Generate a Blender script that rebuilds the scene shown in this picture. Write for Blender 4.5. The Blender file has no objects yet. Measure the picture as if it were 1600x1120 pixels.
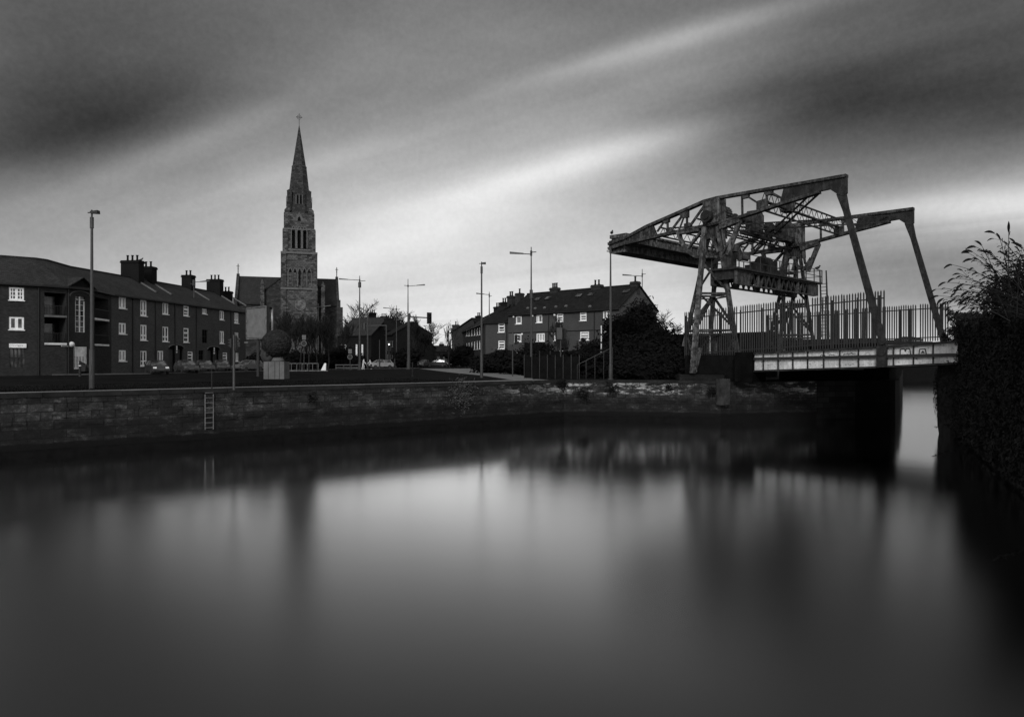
import bpy, bmesh, math, random
from mathutils import Vector, Matrix, noise as mnoise
random.seed(11)
SC = bpy.context.scene
COL = SC.collection
V = Vector
F = 1100.0          # focal length in pixels of a 1600 px wide frame
EYE = 1.7
WATER = -3.0
UP = V((0, 0, 1))

# ------------------------------------------------------------------ projection helpers (world point from a measured direction and a distance)
def P(px, py, d):
    return V(((px-800)/F*d, d, EYE + (560-py)/F*d))
def onz(px, py, z=0.0):
    d = (EYE - z)*F/(py-560.0)
    return P(px, py, d)
def onplane(px, py, o, n):
    r = V(((px-800)/F, 1.0, (560-py)/F)); e = V((0, 0, EYE))
    t = (V(o)-e).dot(V(n))/r.dot(V(n))
    return e + r*t

# ------------------------------------------------------------------ materials
def new_mat(name):
    m = bpy.data.materials.new(name); m.use_nodes = True
    nt = m.node_tree
    return m, nt, nt.nodes['Principled BSDF']
def ramp(nt, fac, stops):
    r = nt.nodes.new('ShaderNodeValToRGB')
    while len(r.color_ramp.elements) < len(stops): r.color_ramp.elements.new(0.5)
    for e, (p, c) in zip(r.color_ramp.elements, stops):
        e.position = p; e.color = (c, c, c, 1)
    nt.links.new(fac, r.inputs[0]); return r.outputs[0]
def noise(nt, vec, scale, detail=5, rough=0.6, dist=0.0):
    n = nt.nodes.new('ShaderNodeTexNoise'); n.inputs['Scale'].default_value = scale
    n.inputs['Detail'].default_value = detail; n.inputs['Roughness'].default_value = rough
    n.inputs['Distortion'].default_value = dist
    if vec is not None: nt.links.new(vec, n.inputs['Vector'])
    return n.outputs['Fac']
def mapping(nt, vec, scale=(1, 1, 1), rot=(0, 0, 0), loc=(0, 0, 0)):
    m = nt.nodes.new('ShaderNodeMapping'); m.inputs['Scale'].default_value = scale
    m.inputs['Rotation'].default_value = rot; m.inputs['Location'].default_value = loc
    nt.links.new(vec, m.inputs['Vector']); return m.outputs[0]
def mixc(nt, a, b, fac, mode='MIX'):
    m = nt.nodes.new('ShaderNodeMix'); m.data_type = 'RGBA'; m.blend_type = mode
    for k, val in ((0, fac), (6, a), (7, b)):
        s = m.inputs[k]
        if isinstance(val, (int, float)):
            if k == 0: s.default_value = val
            else: s.default_value = (val, val, val, 1)
        else: nt.links.new(val, s)
    return m.outputs[2]
def bump(nt, h, bsdf, strength=0.5, dist=0.05):
    b = nt.nodes.new('ShaderNodeBump'); b.inputs['Strength'].default_value = strength
    b.inputs['Distance'].default_value = dist
    nt.links.new(h, b.inputs['Height']); nt.links.new(b.outputs[0], bsdf.inputs['Normal'])
def coords(nt):
    t = nt.nodes.new('ShaderNodeTexCoord'); return t
def mat_noise(name, lo, hi, scale=1.5, rough=0.85, bstr=0.3, stretch=(1, 1, 1), metal=0.0, mid=None):
    m, nt, b = new_mat(name); t = coords(nt)
    v = mapping(nt, t.outputs['Object'], stretch)
    n1 = noise(nt, v, scale, 8, 0.65)
    c = ramp(nt, n1, [(0.3, lo), (0.7, hi)])
    nt.links.new(c, b.inputs['Base Color'])
    b.inputs['Roughness'].default_value = rough; b.inputs['Metallic'].default_value = metal
    b.inputs['Specular IOR Level'].default_value = 0.02
    n2 = noise(nt, t.outputs['Object'], scale*9, 4, 0.6)
    bump(nt, n2, b, bstr, 0.02)
    return m
def mat_plain(name, c, rough=0.6, metal=0.0, spec=0.3):
    m, nt, b = new_mat(name); t = coords(nt)
    n1 = noise(nt, t.outputs['Object'], 3.0, 5, 0.6)
    cc = ramp(nt, n1, [(0.3, c*0.8), (0.7, c*1.15)])
    nt.links.new(cc, b.inputs['Base Color'])
    b.inputs['Roughness'].default_value = rough; b.inputs['Metallic'].default_value = metal
    b.inputs['Specular IOR Level'].default_value = spec
    return m
def mat_brick(name, lo, hi, mortar, bw=0.225, bh=0.075, patch=0.45, bstr=0.3, ms=0.012, big=0.35, off=0.5):
    m, nt, b = new_mat(name); t = coords(nt)
    br = nt.nodes.new('ShaderNodeTexBrick')
    nt.links.new(t.outputs['UV'], br.inputs['Vector'])
    br.offset = off
    br.inputs['Color1'].default_value = (lo, lo, lo, 1); br.inputs['Color2'].default_value = (hi, hi, hi, 1)
    br.inputs['Mortar'].default_value = (mortar, mortar, mortar, 1)
    br.inputs['Scale'].default_value = 1.0; br.inputs['Brick Width'].default_value = bw
    br.inputs['Row Height'].default_value = bh; br.inputs['Mortar Size'].default_value = ms
    br.inputs['Bias'].default_value = 0.0
    n1 = noise(nt, t.outputs['UV'], big, 8, 0.7)
    f = ramp(nt, n1, [(0.3, 1-patch), (0.7, 1.0)])
    c = mixc(nt, br.outputs['Color'], f, 1.0, 'MULTIPLY')
    nt.links.new(c, b.inputs['Base Color'])
    b.inputs['Roughness'].default_value = 0.9; b.inputs['Specular IOR Level'].default_value = 0.08
    bump(nt, br.outputs['Fac'], b, -bstr, 0.02)
    return m

M = {}
M['brick'] = mat_brick('old_brick', 0.022, 0.046, 0.034, patch=0.35)
M['brick_t'] = mat_brick('terrace_brick_lightened', 0.05, 0.088, 0.07, patch=0.3)  # lighter copy: brightness put into the brick, as the terrace faces off the sun
M['brick_light'] = mat_brick('grey_brick', 0.055, 0.075, 0.06, patch=0.25)
M['brick_dark'] = mat_brick('sooty_brick', 0.007, 0.014, 0.01, patch=0.35)
M['slate'] = mat_brick('slate_tiles', 0.026, 0.045, 0.018, 0.3, 0.22, 0.4, 0.5, 0.02)
M['slate_dark'] = mat_brick('dark_tiles', 0.010, 0.02, 0.007, 0.33, 0.25, 0.35, 0.5, 0.02)
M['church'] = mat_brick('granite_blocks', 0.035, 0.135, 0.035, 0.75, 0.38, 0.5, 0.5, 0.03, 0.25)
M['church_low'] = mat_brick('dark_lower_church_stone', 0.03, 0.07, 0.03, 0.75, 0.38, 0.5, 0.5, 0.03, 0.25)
M['church_pale'] = mat_noise('dressed_stone', 0.075, 0.13, 0.8)
M['spire'] = mat_brick('spire_stone', 0.028, 0.07, 0.025, 0.8, 0.45, 0.45, 0.4, 0.03, 0.2)
M['church_slate'] = mat_brick('church_slates', 0.025, 0.038, 0.02, 0.4, 0.3, 0.3, 0.4, 0.02)
M['white'] = mat_plain('white_frame_paint', 0.78, 0.5)
M['offwhite'] = mat_noise('weathered_white_paint', 0.42, 0.7, 2.0, 0.6)
M['dark'] = mat_plain('black_paint', 0.01, 0.5)
M['near_black'] = mat_noise('near_black_and_recess_shade', 0.004, 0.008, 2)  # near-black: shade painted on recess backs, plain dark tone elsewhere
M['concrete'] = mat_noise('concrete', 0.08, 0.15, 1.2, 0.9)
M['concrete_dark'] = mat_noise('damp_concrete', 0.008, 0.024, 0.8, 0.9)
M['galv'] = mat_plain('galvanised_steel', 0.045, 0.5, 0.2)
M['galv_dark'] = mat_plain('dull_steel', 0.02, 0.6, 0.2)
M['grass'] = mat_noise('short_grass', 0.002, 0.012, 0.35, 1.0, 0.8)
M['asphalt'] = mat_noise('asphalt', 0.006, 0.012, 0.8, 0.9)
M['paving'] = mat_noise('path_paving', 0.10, 0.17, 0.7, 0.9)
M['kerb'] = mat_noise('kerb_stone', 0.04, 0.08, 1.5, 0.9)
M['foliage'] = mat_noise('dark_foliage', 0.004, 0.011, 2.5, 0.8)
M['foliage_l'] = mat_noise('pale_leaf', 0.03, 0.09, 4, 0.7)
M['ivy'] = mat_noise('ivy_leaf', 0.006, 0.028, 3, 0.75)
M['seed'] = mat_noise('dry_flower_spike', 0.008, 0.015, 8)
M['bark'] = mat_noise('bark', 0.012, 0.03, 4, 0.95)
M['rubber'] = mat_plain('tyre_rubber', 0.02, 0.8)
M['carpaint'] = mat_plain('dark_car_paint', 0.03, 0.25, 0.0, 0.6)
M['carsilver'] = mat_plain('silver_car_paint', 0.12, 0.3, 0.3, 0.6)
M['carwhite'] = mat_plain('white_car_paint', 0.3, 0.3, 0.0, 0.6)
M['skin'] = mat_plain('skin', 0.3)
M['cloth_l'] = mat_noise('pale_cloth', 0.5, 0.65, 3)
M['cloth_d'] = mat_noise('dark_cloth', 0.03, 0.05, 3)
M['bird'] = mat_noise('dark_feathers', 0.03, 0.06, 8)
M['panel'] = mat_noise('hoarding_face', 0.10, 0.16, 1.5, 0.5)
M['face'] = mat_noise('highlighted_bronze_face', 0.02, 0.07, 2.5, 0.6)  # brighter than the hair: the face's highlights are put into the colour
M['pilaster'] = mat_noise('stained_render', 0.012, 0.05, 1.6, 0.9)
M['ladder'] = mat_noise('corroded_galvanised', 0.05, 0.20, 2.5)
M['bronze'] = mat_noise('dark_patinated_bronze', 0.010, 0.03, 3.5, 0.7, 0.5)
def mat_glass():
    m, nt, b = new_mat('window_glass'); t = coords(nt)
    c = ramp(nt, noise(nt, t.outputs['Object'], 0.9, 3), [(0.4, 0.015), (0.62, 0.12)])
    nt.links.new(c, b.inputs['Base Color'])
    b.inputs['Roughness'].default_value = 0.08; b.inputs['Specular IOR Level'].default_value = 0.5
    return m
M['glass'] = mat_glass()
M['blind'] = mat_plain('net_curtain_behind_glass', 0.16, 0.2, 0, 0.5)
M['blind2'] = mat_plain('drawn_blind_behind_glass', 0.32, 0.25, 0, 0.5)
def mat_emit(name, s):
    m, nt, b = new_mat(name); b.inputs['Emission Color'].default_value = (1, 1, 1, 1)
    b.inputs['Emission Strength'].default_value = s; b.inputs['Base Color'].default_value = (.8, .8, .8, 1); return m
M['lamp_on'] = mat_emit('lit_signal_lens', 6.0)

def mat_steel(name, lo, hi, rust, scale=1.2):
    # weathered painted steel: vertical rain streaks and rust patches
    m, nt, b = new_mat(name); t = coords(nt)
    v = mapping(nt, t.outputs['Object'], (3.0, 3.0, 0.35))
    n1 = noise(nt, v, scale, 8, 0.7)
    base = ramp(nt, n1, [(0.38, lo), (0.62, hi)])
    n2 = noise(nt, t.outputs['Object'], 2.2, 10, 0.8)
    k = ramp(nt, n2, [(0.47, 0.0), (0.55, 1.0)])
    c = mixc(nt, base, rust, k)
    nt.links.new(c, b.inputs['Base Color'])
    b.inputs['Roughness'].default_value = 0.75; b.inputs['Specular IOR Level'].default_value = 0.3
    bump(nt, n2, b, 0.5, 0.03)
    return m
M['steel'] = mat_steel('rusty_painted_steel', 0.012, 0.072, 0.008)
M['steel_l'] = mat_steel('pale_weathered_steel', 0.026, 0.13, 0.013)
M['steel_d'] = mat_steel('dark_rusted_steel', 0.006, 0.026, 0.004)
M['bridge_white'] = None
def mat_bridgewhite():
    m, nt, b = new_mat('flaking_white_girder_paint'); t = coords(nt)
    v = mapping(nt, t.outputs['UV'], (2.2, 0.5, 1))
    n1 = noise(nt, v, 2.2, 8, 0.75)
    base = ramp(nt, n1, [(0.3, 0.30), (0.62, 0.62)])
    n2 = noise(nt, t.outputs['UV'], 5.0, 8, 0.8)
    k = ramp(nt, n2, [(0.55, 0.0), (0.62, 1.0)])
    c = mixc(nt, base, 0.04, k)
    n3 = noise(nt, t.outputs['UV'], 0.45, 6, 0.7)
    c = mixc(nt, c, ramp(nt, n3, [(0.35, 0.55), (0.6, 1.0)]), 1.0, 'MULTIPLY')
    nt.links.new(c, b.inputs['Base Color']); b.inputs['Roughness'].default_value = 0.7
    return m
M['bridge_white'] = mat_bridgewhite()

def mat_quay():
    m, nt, b = new_mat('quay_masonry'); t = coords(nt)
    uv = t.outputs['UV']
    wob = nt.nodes.new('ShaderNodeTexNoise'); wob.inputs['Scale'].default_value = 0.8
    nt.links.new(uv, wob.inputs['Vector'])
    va = nt.nodes.new('ShaderNodeVectorMath'); va.operation = 'MULTIPLY_ADD'
    nt.links.new(wob.outputs['Color'], va.inputs[0]); va.inputs[1].default_value = (.10, .07, 0)
    nt.links.new(uv, va.inputs[2])
    br = nt.nodes.new('ShaderNodeTexBrick'); nt.links.new(va.outputs[0], br.inputs['Vector'])
    br.inputs['Color1'].default_value = (.024, .024, .024, 1); br.inputs['Color2'].default_value = (.052, .052, .052, 1)
    br.inputs['Mortar'].default_value = (.009, .009, .009, 1); br.inputs['Scale'].default_value = 1
    br.inputs['Brick Width'].default_value = 1.05; br.inputs['Row Height'].default_value = 0.42
    br.inputs['Mortar Size'].default_value = 0.022; br.inputs['Mortar Smooth'].default_value = .3
    sx = nt.nodes.new('ShaderNodeSeparateXYZ'); nt.links.new(uv, sx.inputs[0])
    z = sx.outputs['Y']
    # ragged height: weathered stones above, limewashed course in the middle, tide-dark weed below
    hn = noise(nt, mapping(nt, uv, (0.8, 0.8, 1)), 0.7, 8, 0.75)
    zz = nt.nodes.new('ShaderNodeMath'); zz.operation = 'MULTIPLY_ADD'
    nt.links.new(hn, zz.inputs[0]); zz.inputs[1].default_value = 0.5; nt.links.new(z, zz.inputs[2])
    mr = nt.nodes.new('ShaderNodeMapRange'); nt.links.new(zz.outputs[0], mr.inputs['Value'])
    mr.inputs['From Min'].default_value = -3.0; mr.inputs['From Max'].default_value = 0.5
    band = ramp(nt, mr.outputs[0], [(0.0, 0.03), (0.245, 0.03), (0.265, 0.34), (0.5, 0.28), (0.56, 0.75), (0.72, 1.0), (0.86, 0.45), (1.0, 0.4)])
    pat = ramp(nt, noise(nt, mapping(nt, uv, (1.0, 1.6, 1)), 1.0, 11, 0.86), [(0.46, 0.35), (0.53, 0.65), (0.575, 1.3), (0.65, 4.0)])
    c = mixc(nt, br.outputs['Color'], band, 1.0, 'MULTIPLY')
    c = mixc(nt, c, pat, 1.0, 'MULTIPLY')
    # pale lime patches further along the quay
    lime = ramp(nt, noise(nt, mapping(nt, uv, (0.8, 2.5, 1), loc=(3, 0, 0)), 0.9, 7, 0.75), [(0.50, 0.0), (0.60, 1.0)])
    a = t.outputs['Object']; so = nt.nodes.new('ShaderNodeSeparateXYZ'); nt.links.new(a, so.inputs[0])
    m2 = nt.nodes.new('ShaderNodeMapRange'); nt.links.new(so.outputs['X'], m2.inputs['Value'])
    m2.inputs['From Min'].default_value = 1.0; m2.inputs['From Max'].default_value = 8.0
    m3 = nt.nodes.new('ShaderNodeMapRange'); nt.links.new(so.outputs['X'], m3.inputs['Value'])
    m3.inputs['From Min'].default_value = 18.0; m3.inputs['From Max'].default_value = 15.8
    zb = ramp(nt, mr.outputs[0], [(0.62, 0.0), (0.66, 1.0), (0.88, 1.0), (0.92, 0.1)])
    mm = nt.nodes.new('ShaderNodeMath'); mm.operation = 'MULTIPLY'; nt.links.new(m2.outputs[0], mm.inputs[0]); nt.links.new(m3.outputs[0], mm.inputs[1])
    mm2 = nt.nodes.new('ShaderNodeMath'); mm2.operation = 'MULTIPLY'; nt.links.new(mm.outputs[0], mm2.inputs[0]); nt.links.new(zb, mm2.inputs[1])
    mm3 = nt.nodes.new('ShaderNodeMath'); mm3.operation = 'MULTIPLY'; nt.links.new(mm2.outputs[0], mm3.inputs[0]); nt.links.new(lime, mm3.inputs[1])
    lm = mixc(nt, br.outputs['Color'], 7.5, 1.0, 'MULTIPLY')
    c = mixc(nt, c, lm, mm3.outputs[0])
    nt.links.new(c, b.inputs['Base Color']); b.inputs['Roughness'].default_value = 0.85
    b.inputs['Specular IOR Level'].default_value = 0.2
    bump(nt, noise(nt, uv, 6, 8, 0.7), b, 0.6, 0.05)
    return m
M['quay'] = mat_quay()

def mat_water():
    m, nt, b = new_mat('canal_water')
    out = nt.nodes['Material Output']
    nt.nodes.remove(b)
    g = nt.nodes.new('ShaderNodeBsdfGlossy'); g.distribution = 'BECKMANN'; g.inputs['Roughness'].default_value = 0.19
    g.inputs['Color'].default_value = (1, 1, 1, 1)
    d = nt.nodes.new('ShaderNodeBsdfDiffuse'); d.inputs['Color'].default_value = (.006, .006, .006, 1)
    fr = nt.nodes.new('ShaderNodeFresnel'); fr.inputs['IOR'].default_value = 1.33
    mu = nt.nodes.new('ShaderNodeMath'); mu.operation = 'MULTIPLY'; mu.use_clamp = True
    mu.inputs[1].default_value = 2.55
    nt.links.new(fr.outputs[0], mu.inputs[0])
    g2 = nt.nodes.new('ShaderNodeBsdfGlossy'); g2.distribution = 'BECKMANN'; g2.inputs['Roughness'].default_value = 0.18
    gm = nt.nodes.new('ShaderNodeMixShader'); gm.inputs[0].default_value = 0.2
    nt.links.new(g.outputs[0], gm.inputs[1]); nt.links.new(g2.outputs[0], gm.inputs[2])
    mx = nt.nodes.new('ShaderNodeMixShader'); nt.links.new(mu.outputs[0], mx.inputs[0])
    nt.links.new(d.outputs[0], mx.inputs[1]); nt.links.new(gm.outputs[0], mx.inputs[2])
    nt.links.new(mx.outputs[0], out.inputs['Surface'])
    t = coords(nt)
    r1 = noise(nt, mapping(nt, t.outputs['Object'], (0.05, 0.05, 1)), 1.0, 4)
    mr = nt.nodes.new('ShaderNodeMapRange'); nt.links.new(r1, mr.inputs['Value'])
    mr.inputs['To Min'].default_value = -0.02; mr.inputs['To Max'].default_value = 0.02
    # sheltered and calmer under the far quay, more ruffled out in the open basin
    sy = nt.nodes.new('ShaderNodeSeparateXYZ'); nt.links.new(t.outputs['Object'], sy.inputs[0])
    my = nt.nodes.new('ShaderNodeMapRange'); nt.links.new(sy.outputs['Y'], my.inputs['Value'])
    my.inputs['From Min'].default_value = 11.0; my.inputs['From Max'].default_value = 31.0
    my.inputs['To Min'].default_value = 0.25; my.inputs['To Max'].default_value = 0.115
    ad = nt.nodes.new('ShaderNodeMath'); ad.operation = 'ADD'; nt.links.new(my.outputs[0], ad.inputs[0]); nt.links.new(mr.outputs[0], ad.inputs[1])
    nt.links.new(ad.outputs[0], g.inputs['Roughness'])
    h = noise(nt, t.outputs['Object'], 0.25, 4, 0.5)
    bp = nt.nodes.new('ShaderNodeBump'); bp.inputs['Strength'].default_value = 0.05; bp.inputs['Distance'].default_value = 0.1
    nt.links.new(h, bp.inputs['Height']); nt.links.new(bp.outputs[0], g.inputs['Normal'])
    return m
M['water'] = mat_water()

# ------------------------------------------------------------------ object helpers
ROOT = {}
def tag(o, label, cat, group=None, kind=None):
    if label: o['label'] = label
    if cat: o['category'] = cat
    if group: o['group'] = group
    if kind: o['kind'] = kind
    return o
def empty(name, loc, label, cat, group=None):
    o = bpy.data.objects.new(name, None); COL.objects.link(o); o.location = loc
    o.empty_display_size = 0.3
    ROOT[o.name] = V(loc)
    return tag(o, label, cat, group)
class MB:
    def __init__(s): s.v = []; s.f = []
    def add(s, vs, fs):
        b = len(s.v); s.v += [V(x) for x in vs]; s.f += [[b+i for i in f] for f in fs]; return s
    def hexa(s, c):   # 8 corners: bottom 4 ccw, top 4 ccw
        return s.add(c, [(3, 2, 1, 0), (4, 5, 6, 7), (0, 1, 5, 4), (1, 2, 6, 5), (2, 3, 7, 6), (3, 0, 4, 7)])
    def box(s, c, sz, rz=0.0, ax=None):
        c = V(c); hx, hy, hz = sz[0]/2, sz[1]/2, sz[2]/2
        if ax is None: ax = (V((math.cos(rz), math.sin(rz), 0)), V((-math.sin(rz), math.cos(rz), 0)), UP)
        k = [(-1, -1, -1), (1, -1, -1), (1, 1, -1), (-1, 1, -1), (-1, -1, 1), (1, -1, 1), (1, 1, 1), (-1, 1, 1)]
        return s.hexa([c+ax[0]*(a*hx)+ax[1]*(b*hy)+ax[2]*(d*hz) for a, b, d in k])
    def bar(s, p, q, w, h=None, up=UP):
        p = V(p); q = V(q); h = h or w; d = q-p; L = d.length
        if L < 1e-6: return s
        d.normalize(); up = V(up)
        if abs(d.dot(up)) > .98: up = V((1, 0, 0)) if abs(d.x) < .9 else V((0, 1, 0))
        sx = d.cross(up).normalized(); uz = sx.cross(d).normalized()
        return s.box((p+q)/2, (L, w, h), ax=(d, -sx, uz))
    def cyl(s, p, q, r0, r1=None, n=8, caps=True):
        p = V(p); q = V(q); r1 = r0 if r1 is None else r1; d = (q-p)
        if d.length < 1e-6: return s
        d.normalize(); a = d.orthogonal().normalized(); b = d.cross(a)
        vs = []
        for c, r in ((p, r0), (q, r1)):
            for i in range(n):
                t = 2*math.pi*i/n; vs.append(c+(a*math.cos(t)+b*math.sin(t))*r)
        fs = [(i, (i+1) % n, n+(i+1) % n, n+i) for i in range(n)]
        if caps and n > 3: fs += [tuple(reversed(range(n))), tuple(range(n, 2*n))]
        return s.add(vs, fs)
    def prism(s, poly, t):   # planar polygon (list of points) extruded by vector t
        n = len(poly); t = V(t)
        a = [V(x) for x in poly]; nn = V((0, 0, 0))
        for i in range(n): nn += (a[i]-a[0]).cross(a[(i+1) % n]-a[0])
        if nn.dot(t) > 0: a = list(reversed(a))
        return s.add(a+[x+t for x in a], [tuple(range(n)), tuple(reversed(range(n, 2*n)))] + [((i+1) % n, i, n+i, n+(i+1) % n) for i in range(n)])
    def quad(s, *p): return s.add(p, [tuple(range(len(p)))])
    def tube(s, pts, r0, r1=None, n=5):
        r1 = r0 if r1 is None else r1; m = len(pts)
        for i in range(m-1):
            s.cyl(pts[i], pts[i+1], r0+(r1-r0)*i/(m-1), r0+(r1-r0)*(i+1)/(m-1), n, caps=True)
        return s
    def ball(s, c, r, nu=12, nv=8, fn=None):
        c = V(c); rx, ry, rz = (r, r, r) if isinstance(r, (int, float)) else r
        vs = []; fs = []
        for j in range(nv+1):
            ph = math.pi*j/nv
            for i in range(nu):
                th = 2*math.pi*i/nu
                d = V((math.sin(ph)*math.cos(th), math.sin(ph)*math.sin(th), -math.cos(ph)))
                k = fn(d) if fn else 1.0
                vs.append(c+V((d.x*rx, d.y*ry, d.z*rz))*k)
        for j in range(nv):
            for i in range(nu):
                i2 = (i+1) % nu
                fs.append((j*nu+i, j*nu+i2, (j+1)*nu+i2, (j+1)*nu+i))
        return s.add(vs, fs)
    def lathe(s, c, prof, n=16):
        c = V(c); vs = []; fs = []
        for r, z in prof:
            for i in range(n):
                t = 2*math.pi*i/n; vs.append(c+V((r*math.cos(t), r*math.sin(t), z)))
        for j in range(len(prof)-1):
            for i in range(n):
                i2 = (i+1) % n; fs.append((j*n+i, j*n+i2, (j+1)*n+i2, (j+1)*n+i))
        fs.append(tuple(reversed(range(n)))); fs.append(tuple(range((len(prof)-1)*n, len(prof)*n)))
        return s.add(vs, fs)
    def build(s, name, mat, parent=None, label=None, cat=None, group=None, kind=None, smooth=False):
        me = bpy.data.meshes.new(name)
        off = V((0, 0, 0))
        if parent is not None: off = ROOT[parent.name]
        me.from_pydata([tuple(x-off) for x in s.v], [], s.f)
        uvl = me.uv_layers.new(name='UVMap')
        for p in me.polygons:
            n = p.normal
            if abs(n.z) > .9: tx, ty = V((1, 0, 0)), V((0, 1, 0))
            else:
                tx = UP.cross(n).normalized(); ty = n.cross(tx).normalized()
                if abs(n.z) < .15: ty = UP
            for li in p.loop_indices:
                w = me.vertices[me.loops[li].vertex_index].co + off
                uvl.data[li].uv = (w.dot(tx), w.dot(ty))
        me.materials.append(M[mat] if isinstance(mat, str) else mat)
        if smooth:
            for p in me.polygons: p.use_smooth = True
        me.update()
        o = bpy.data.objects.new(name, me); COL.objects.link(o)
        if parent is not None: o.parent = parent
        ROOT[o.name] = off
        tag(o, label, cat, group, kind)
        return o
def children(o): return [c for c in bpy.data.objects if c.parent == o]
def copy_tree(o, loc=None, parent=None, label=None, rz=None, scale=None):
    c = o.copy(); COL.objects.link(c); c.parent = parent
    ROOT[c.name] = ROOT[o.name]
    if loc is not None: c.location = loc; ROOT[c.name] = V(loc)
    if rz is not None: c.rotation_euler = (0, 0, rz)
    if scale is not None: c.scale = (scale,)*3
    if label: c['label'] = label
    for ch in children(o): copy_tree(ch, None, c)
    return c

# ------------------------------------------------------------------ camera
cam = bpy.data.cameras.new('camera'); co = bpy.data.objects.new('camera', cam); COL.objects.link(co)
cam.sensor_width = 36; cam.sensor_fit = 'HORIZONTAL'; cam.lens = 36*F/1600.0
cam.clip_start = 0.2; cam.clip_end = 6000
co.location = (0, 0, EYE); co.rotation_euler = (math.radians(90), 0, 0)
SC.camera = co
SC.view_settings.view_transform = 'Standard'; SC.view_settings.look = 'None'
SC.view_settings.exposure = 0; SC.view_settings.gamma = 1

# ------------------------------------------------------------------ sky: a Nishita daylight sky in grey, under a procedural deck of wind-drawn cloud
def build_world():
    w = bpy.data.worlds.new('World'); SC.world = w; w.use_nodes = True
    nt = w.node_tree; nt.nodes.clear(); L = nt.links
    def math_(op, a, b=None, c=None, clamp=False):
        n = nt.nodes.new('ShaderNodeMath'); n.operation = op; n.use_clamp = clamp
        for i, x in enumerate((a, b, c)):
            if x is None: continue
            if isinstance(x, (int, float)): n.inputs[i].default_value = x
            else: L.new(x, n.inputs[i])
        return n.outputs[0]
    tc = nt.nodes.new('ShaderNodeTexCoord'); sp = nt.nodes.new('ShaderNodeSeparateXYZ')
    L.new(tc.outputs['Generated'], sp.inputs[0])
    X, Y, Z = sp.outputs
    ym = math_('MAXIMUM', Y, 0.12)
    U = math_('DIVIDE', X, ym); W = math_('DIVIDE', Z, ym)
    # flat cloud sheet coordinates
    zz = math_('MAXIMUM', math_('ABSOLUTE', Z), 0.035)
    cx = math_('DIVIDE', X, zz); cy = math_('DIVIDE', Y, zz)
    cv = nt.nodes.new('ShaderNodeCombineXYZ'); L.new(cx, cv.inputs[0]); L.new(cy, cv.inputs[1])
    mp = mapping(nt, cv.outputs[0], (1, 1, 1), (0, 0, math.radians(-136)))
    mp2 = mapping(nt, mp, (0.055, 0.5, 1), loc=(3.1, 1.7, 0))
    n1 = noise(nt, mp2, 1.0, 5, 0.55, 0.6)
    mp3 = mapping(nt, mp, (0.16, 1.3, 1), loc=(9.1, 4.7, 0))
    n2 = noise(nt, mp3, 1.0, 4, 0.5, 0.3)
    # base tone against elevation (perceptual grey)
    f = math_('MULTIPLY', W, 1.25, clamp=True)
    base = ramp(nt, f, [(0.0, 0.82), (0.03, 0.84), (0.14, 0.80), (0.26, 0.735), (0.36, 0.64), (0.47, 0.52), (0.62, 0.45), (1.0, 0.38)])
    g = base
    nf = math_('MULTIPLY', math_('SUBTRACT', n1, 0.5), 0.26)
    # streak contrast fades towards the horizon
    fade = math_('MULTIPLY', W, 3.2, clamp=True)
    g = math_('ADD', g, math_('MULTIPLY', nf, math_('ADD', math_('MULTIPLY', fade, 0.8), 0.2)))
    g = math_('ADD', g, math_('MULTIPLY', math_('MULTIPLY', math_('SUBTRACT', n2, 0.5), fade), 0.07))
    blobs = [  # px, py, angle, length, width, amount : cloud banks and bright rifts
        (110, 165, 10, 190, 75, -.22), (70, 222, 12, 190, 30, -.10), (-60, 330, 0, 330, 120, -.17), (40, 20, 0, 330, 60, -.06),
        (1470, 195, 8, 360, 70, -.25), (1600, 20, 0, 380, 110, -.12), (1240, 170, 15, 170, 60, -.10),
        (1000, 80, 15.5, 170, 13, .11), (1160, 28, 15.5, 150, 15, .10), (700, 60, 8, 260, 60, .04),
        (830, 275, 16, 190, 34, .11), (860, 268, 15, 130, 15, .09), (1010, 225, 12, 110, 20, .12), (650, 335, 15, 220, 45, .06),
        (1590, 320, 5, 190, 24, .19), (1250, 345, 9, 150, 12, .08), (1470, 425, 2, 230, 60, -.24), (1250, 330, 10, 130, 36, -.08), (1560, 470, 0, 120, 40, -.06),
        (560, 395, 12, 200, 22, .05), (300, 222, 22, 130, 16, .07), (480, 262, 16, 120, 14, .05), (1240, 420, 0, 120, 50, -.05),
        (720, 470, 0, 300, 60, .03), (250, 420, 0, 220, 60, -.04), (1040, 120, 16, 160, 26, .05)]
    for px, py, an, sl, sw, am in blobs:
        u0 = (px-800)/F; w0 = (560-py)/F; a = math.radians(an); ca, sa = math.cos(a), math.sin(a)
        du = math_('SUBTRACT', U, u0); dw = math_('SUBTRACT', W, w0)
        p = math_('MULTIPLY', math_('ADD', math_('MULTIPLY', du, ca), math_('MULTIPLY', dw, sa)), F/sl)
        q = math_('MULTIPLY', math_('SUBTRACT', math_('MULTIPLY', dw, ca), math_('MULTIPLY', du, sa)), F/sw)
        # ragged along the drift
        q = math_('ADD', q, math_('MULTIPLY', math_('SUBTRACT', n1, 0.5), 0.6))
        e = math_('POWER', math.e, math_('MULTIPLY', math_('ADD', math_('MULTIPLY', p, p), math_('MULTIPLY', q, q)), -0.5))
        g = math_('ADD', g, math_('MULTIPLY', e, am))
    n3 = noise(nt, mapping(nt, tc.outputs['Generated'], (1, 1, 2.2), (0, math.radians(-16), 0)), 5.0, 6, 0.62)
    n4 = noise(nt, tc.outputs['Generated'], 150.0, 2, 0.6)
    g = math_('ADD', g, math_('MULTIPLY', math_('SUBTRACT', n3, 0.5), 0.13))
    g = math_('ADD', g, math_('MULTIPLY', math_('SUBTRACT', n4, 0.5), 0.05))
    g = math_('ADD', g, 0.008)
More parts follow.
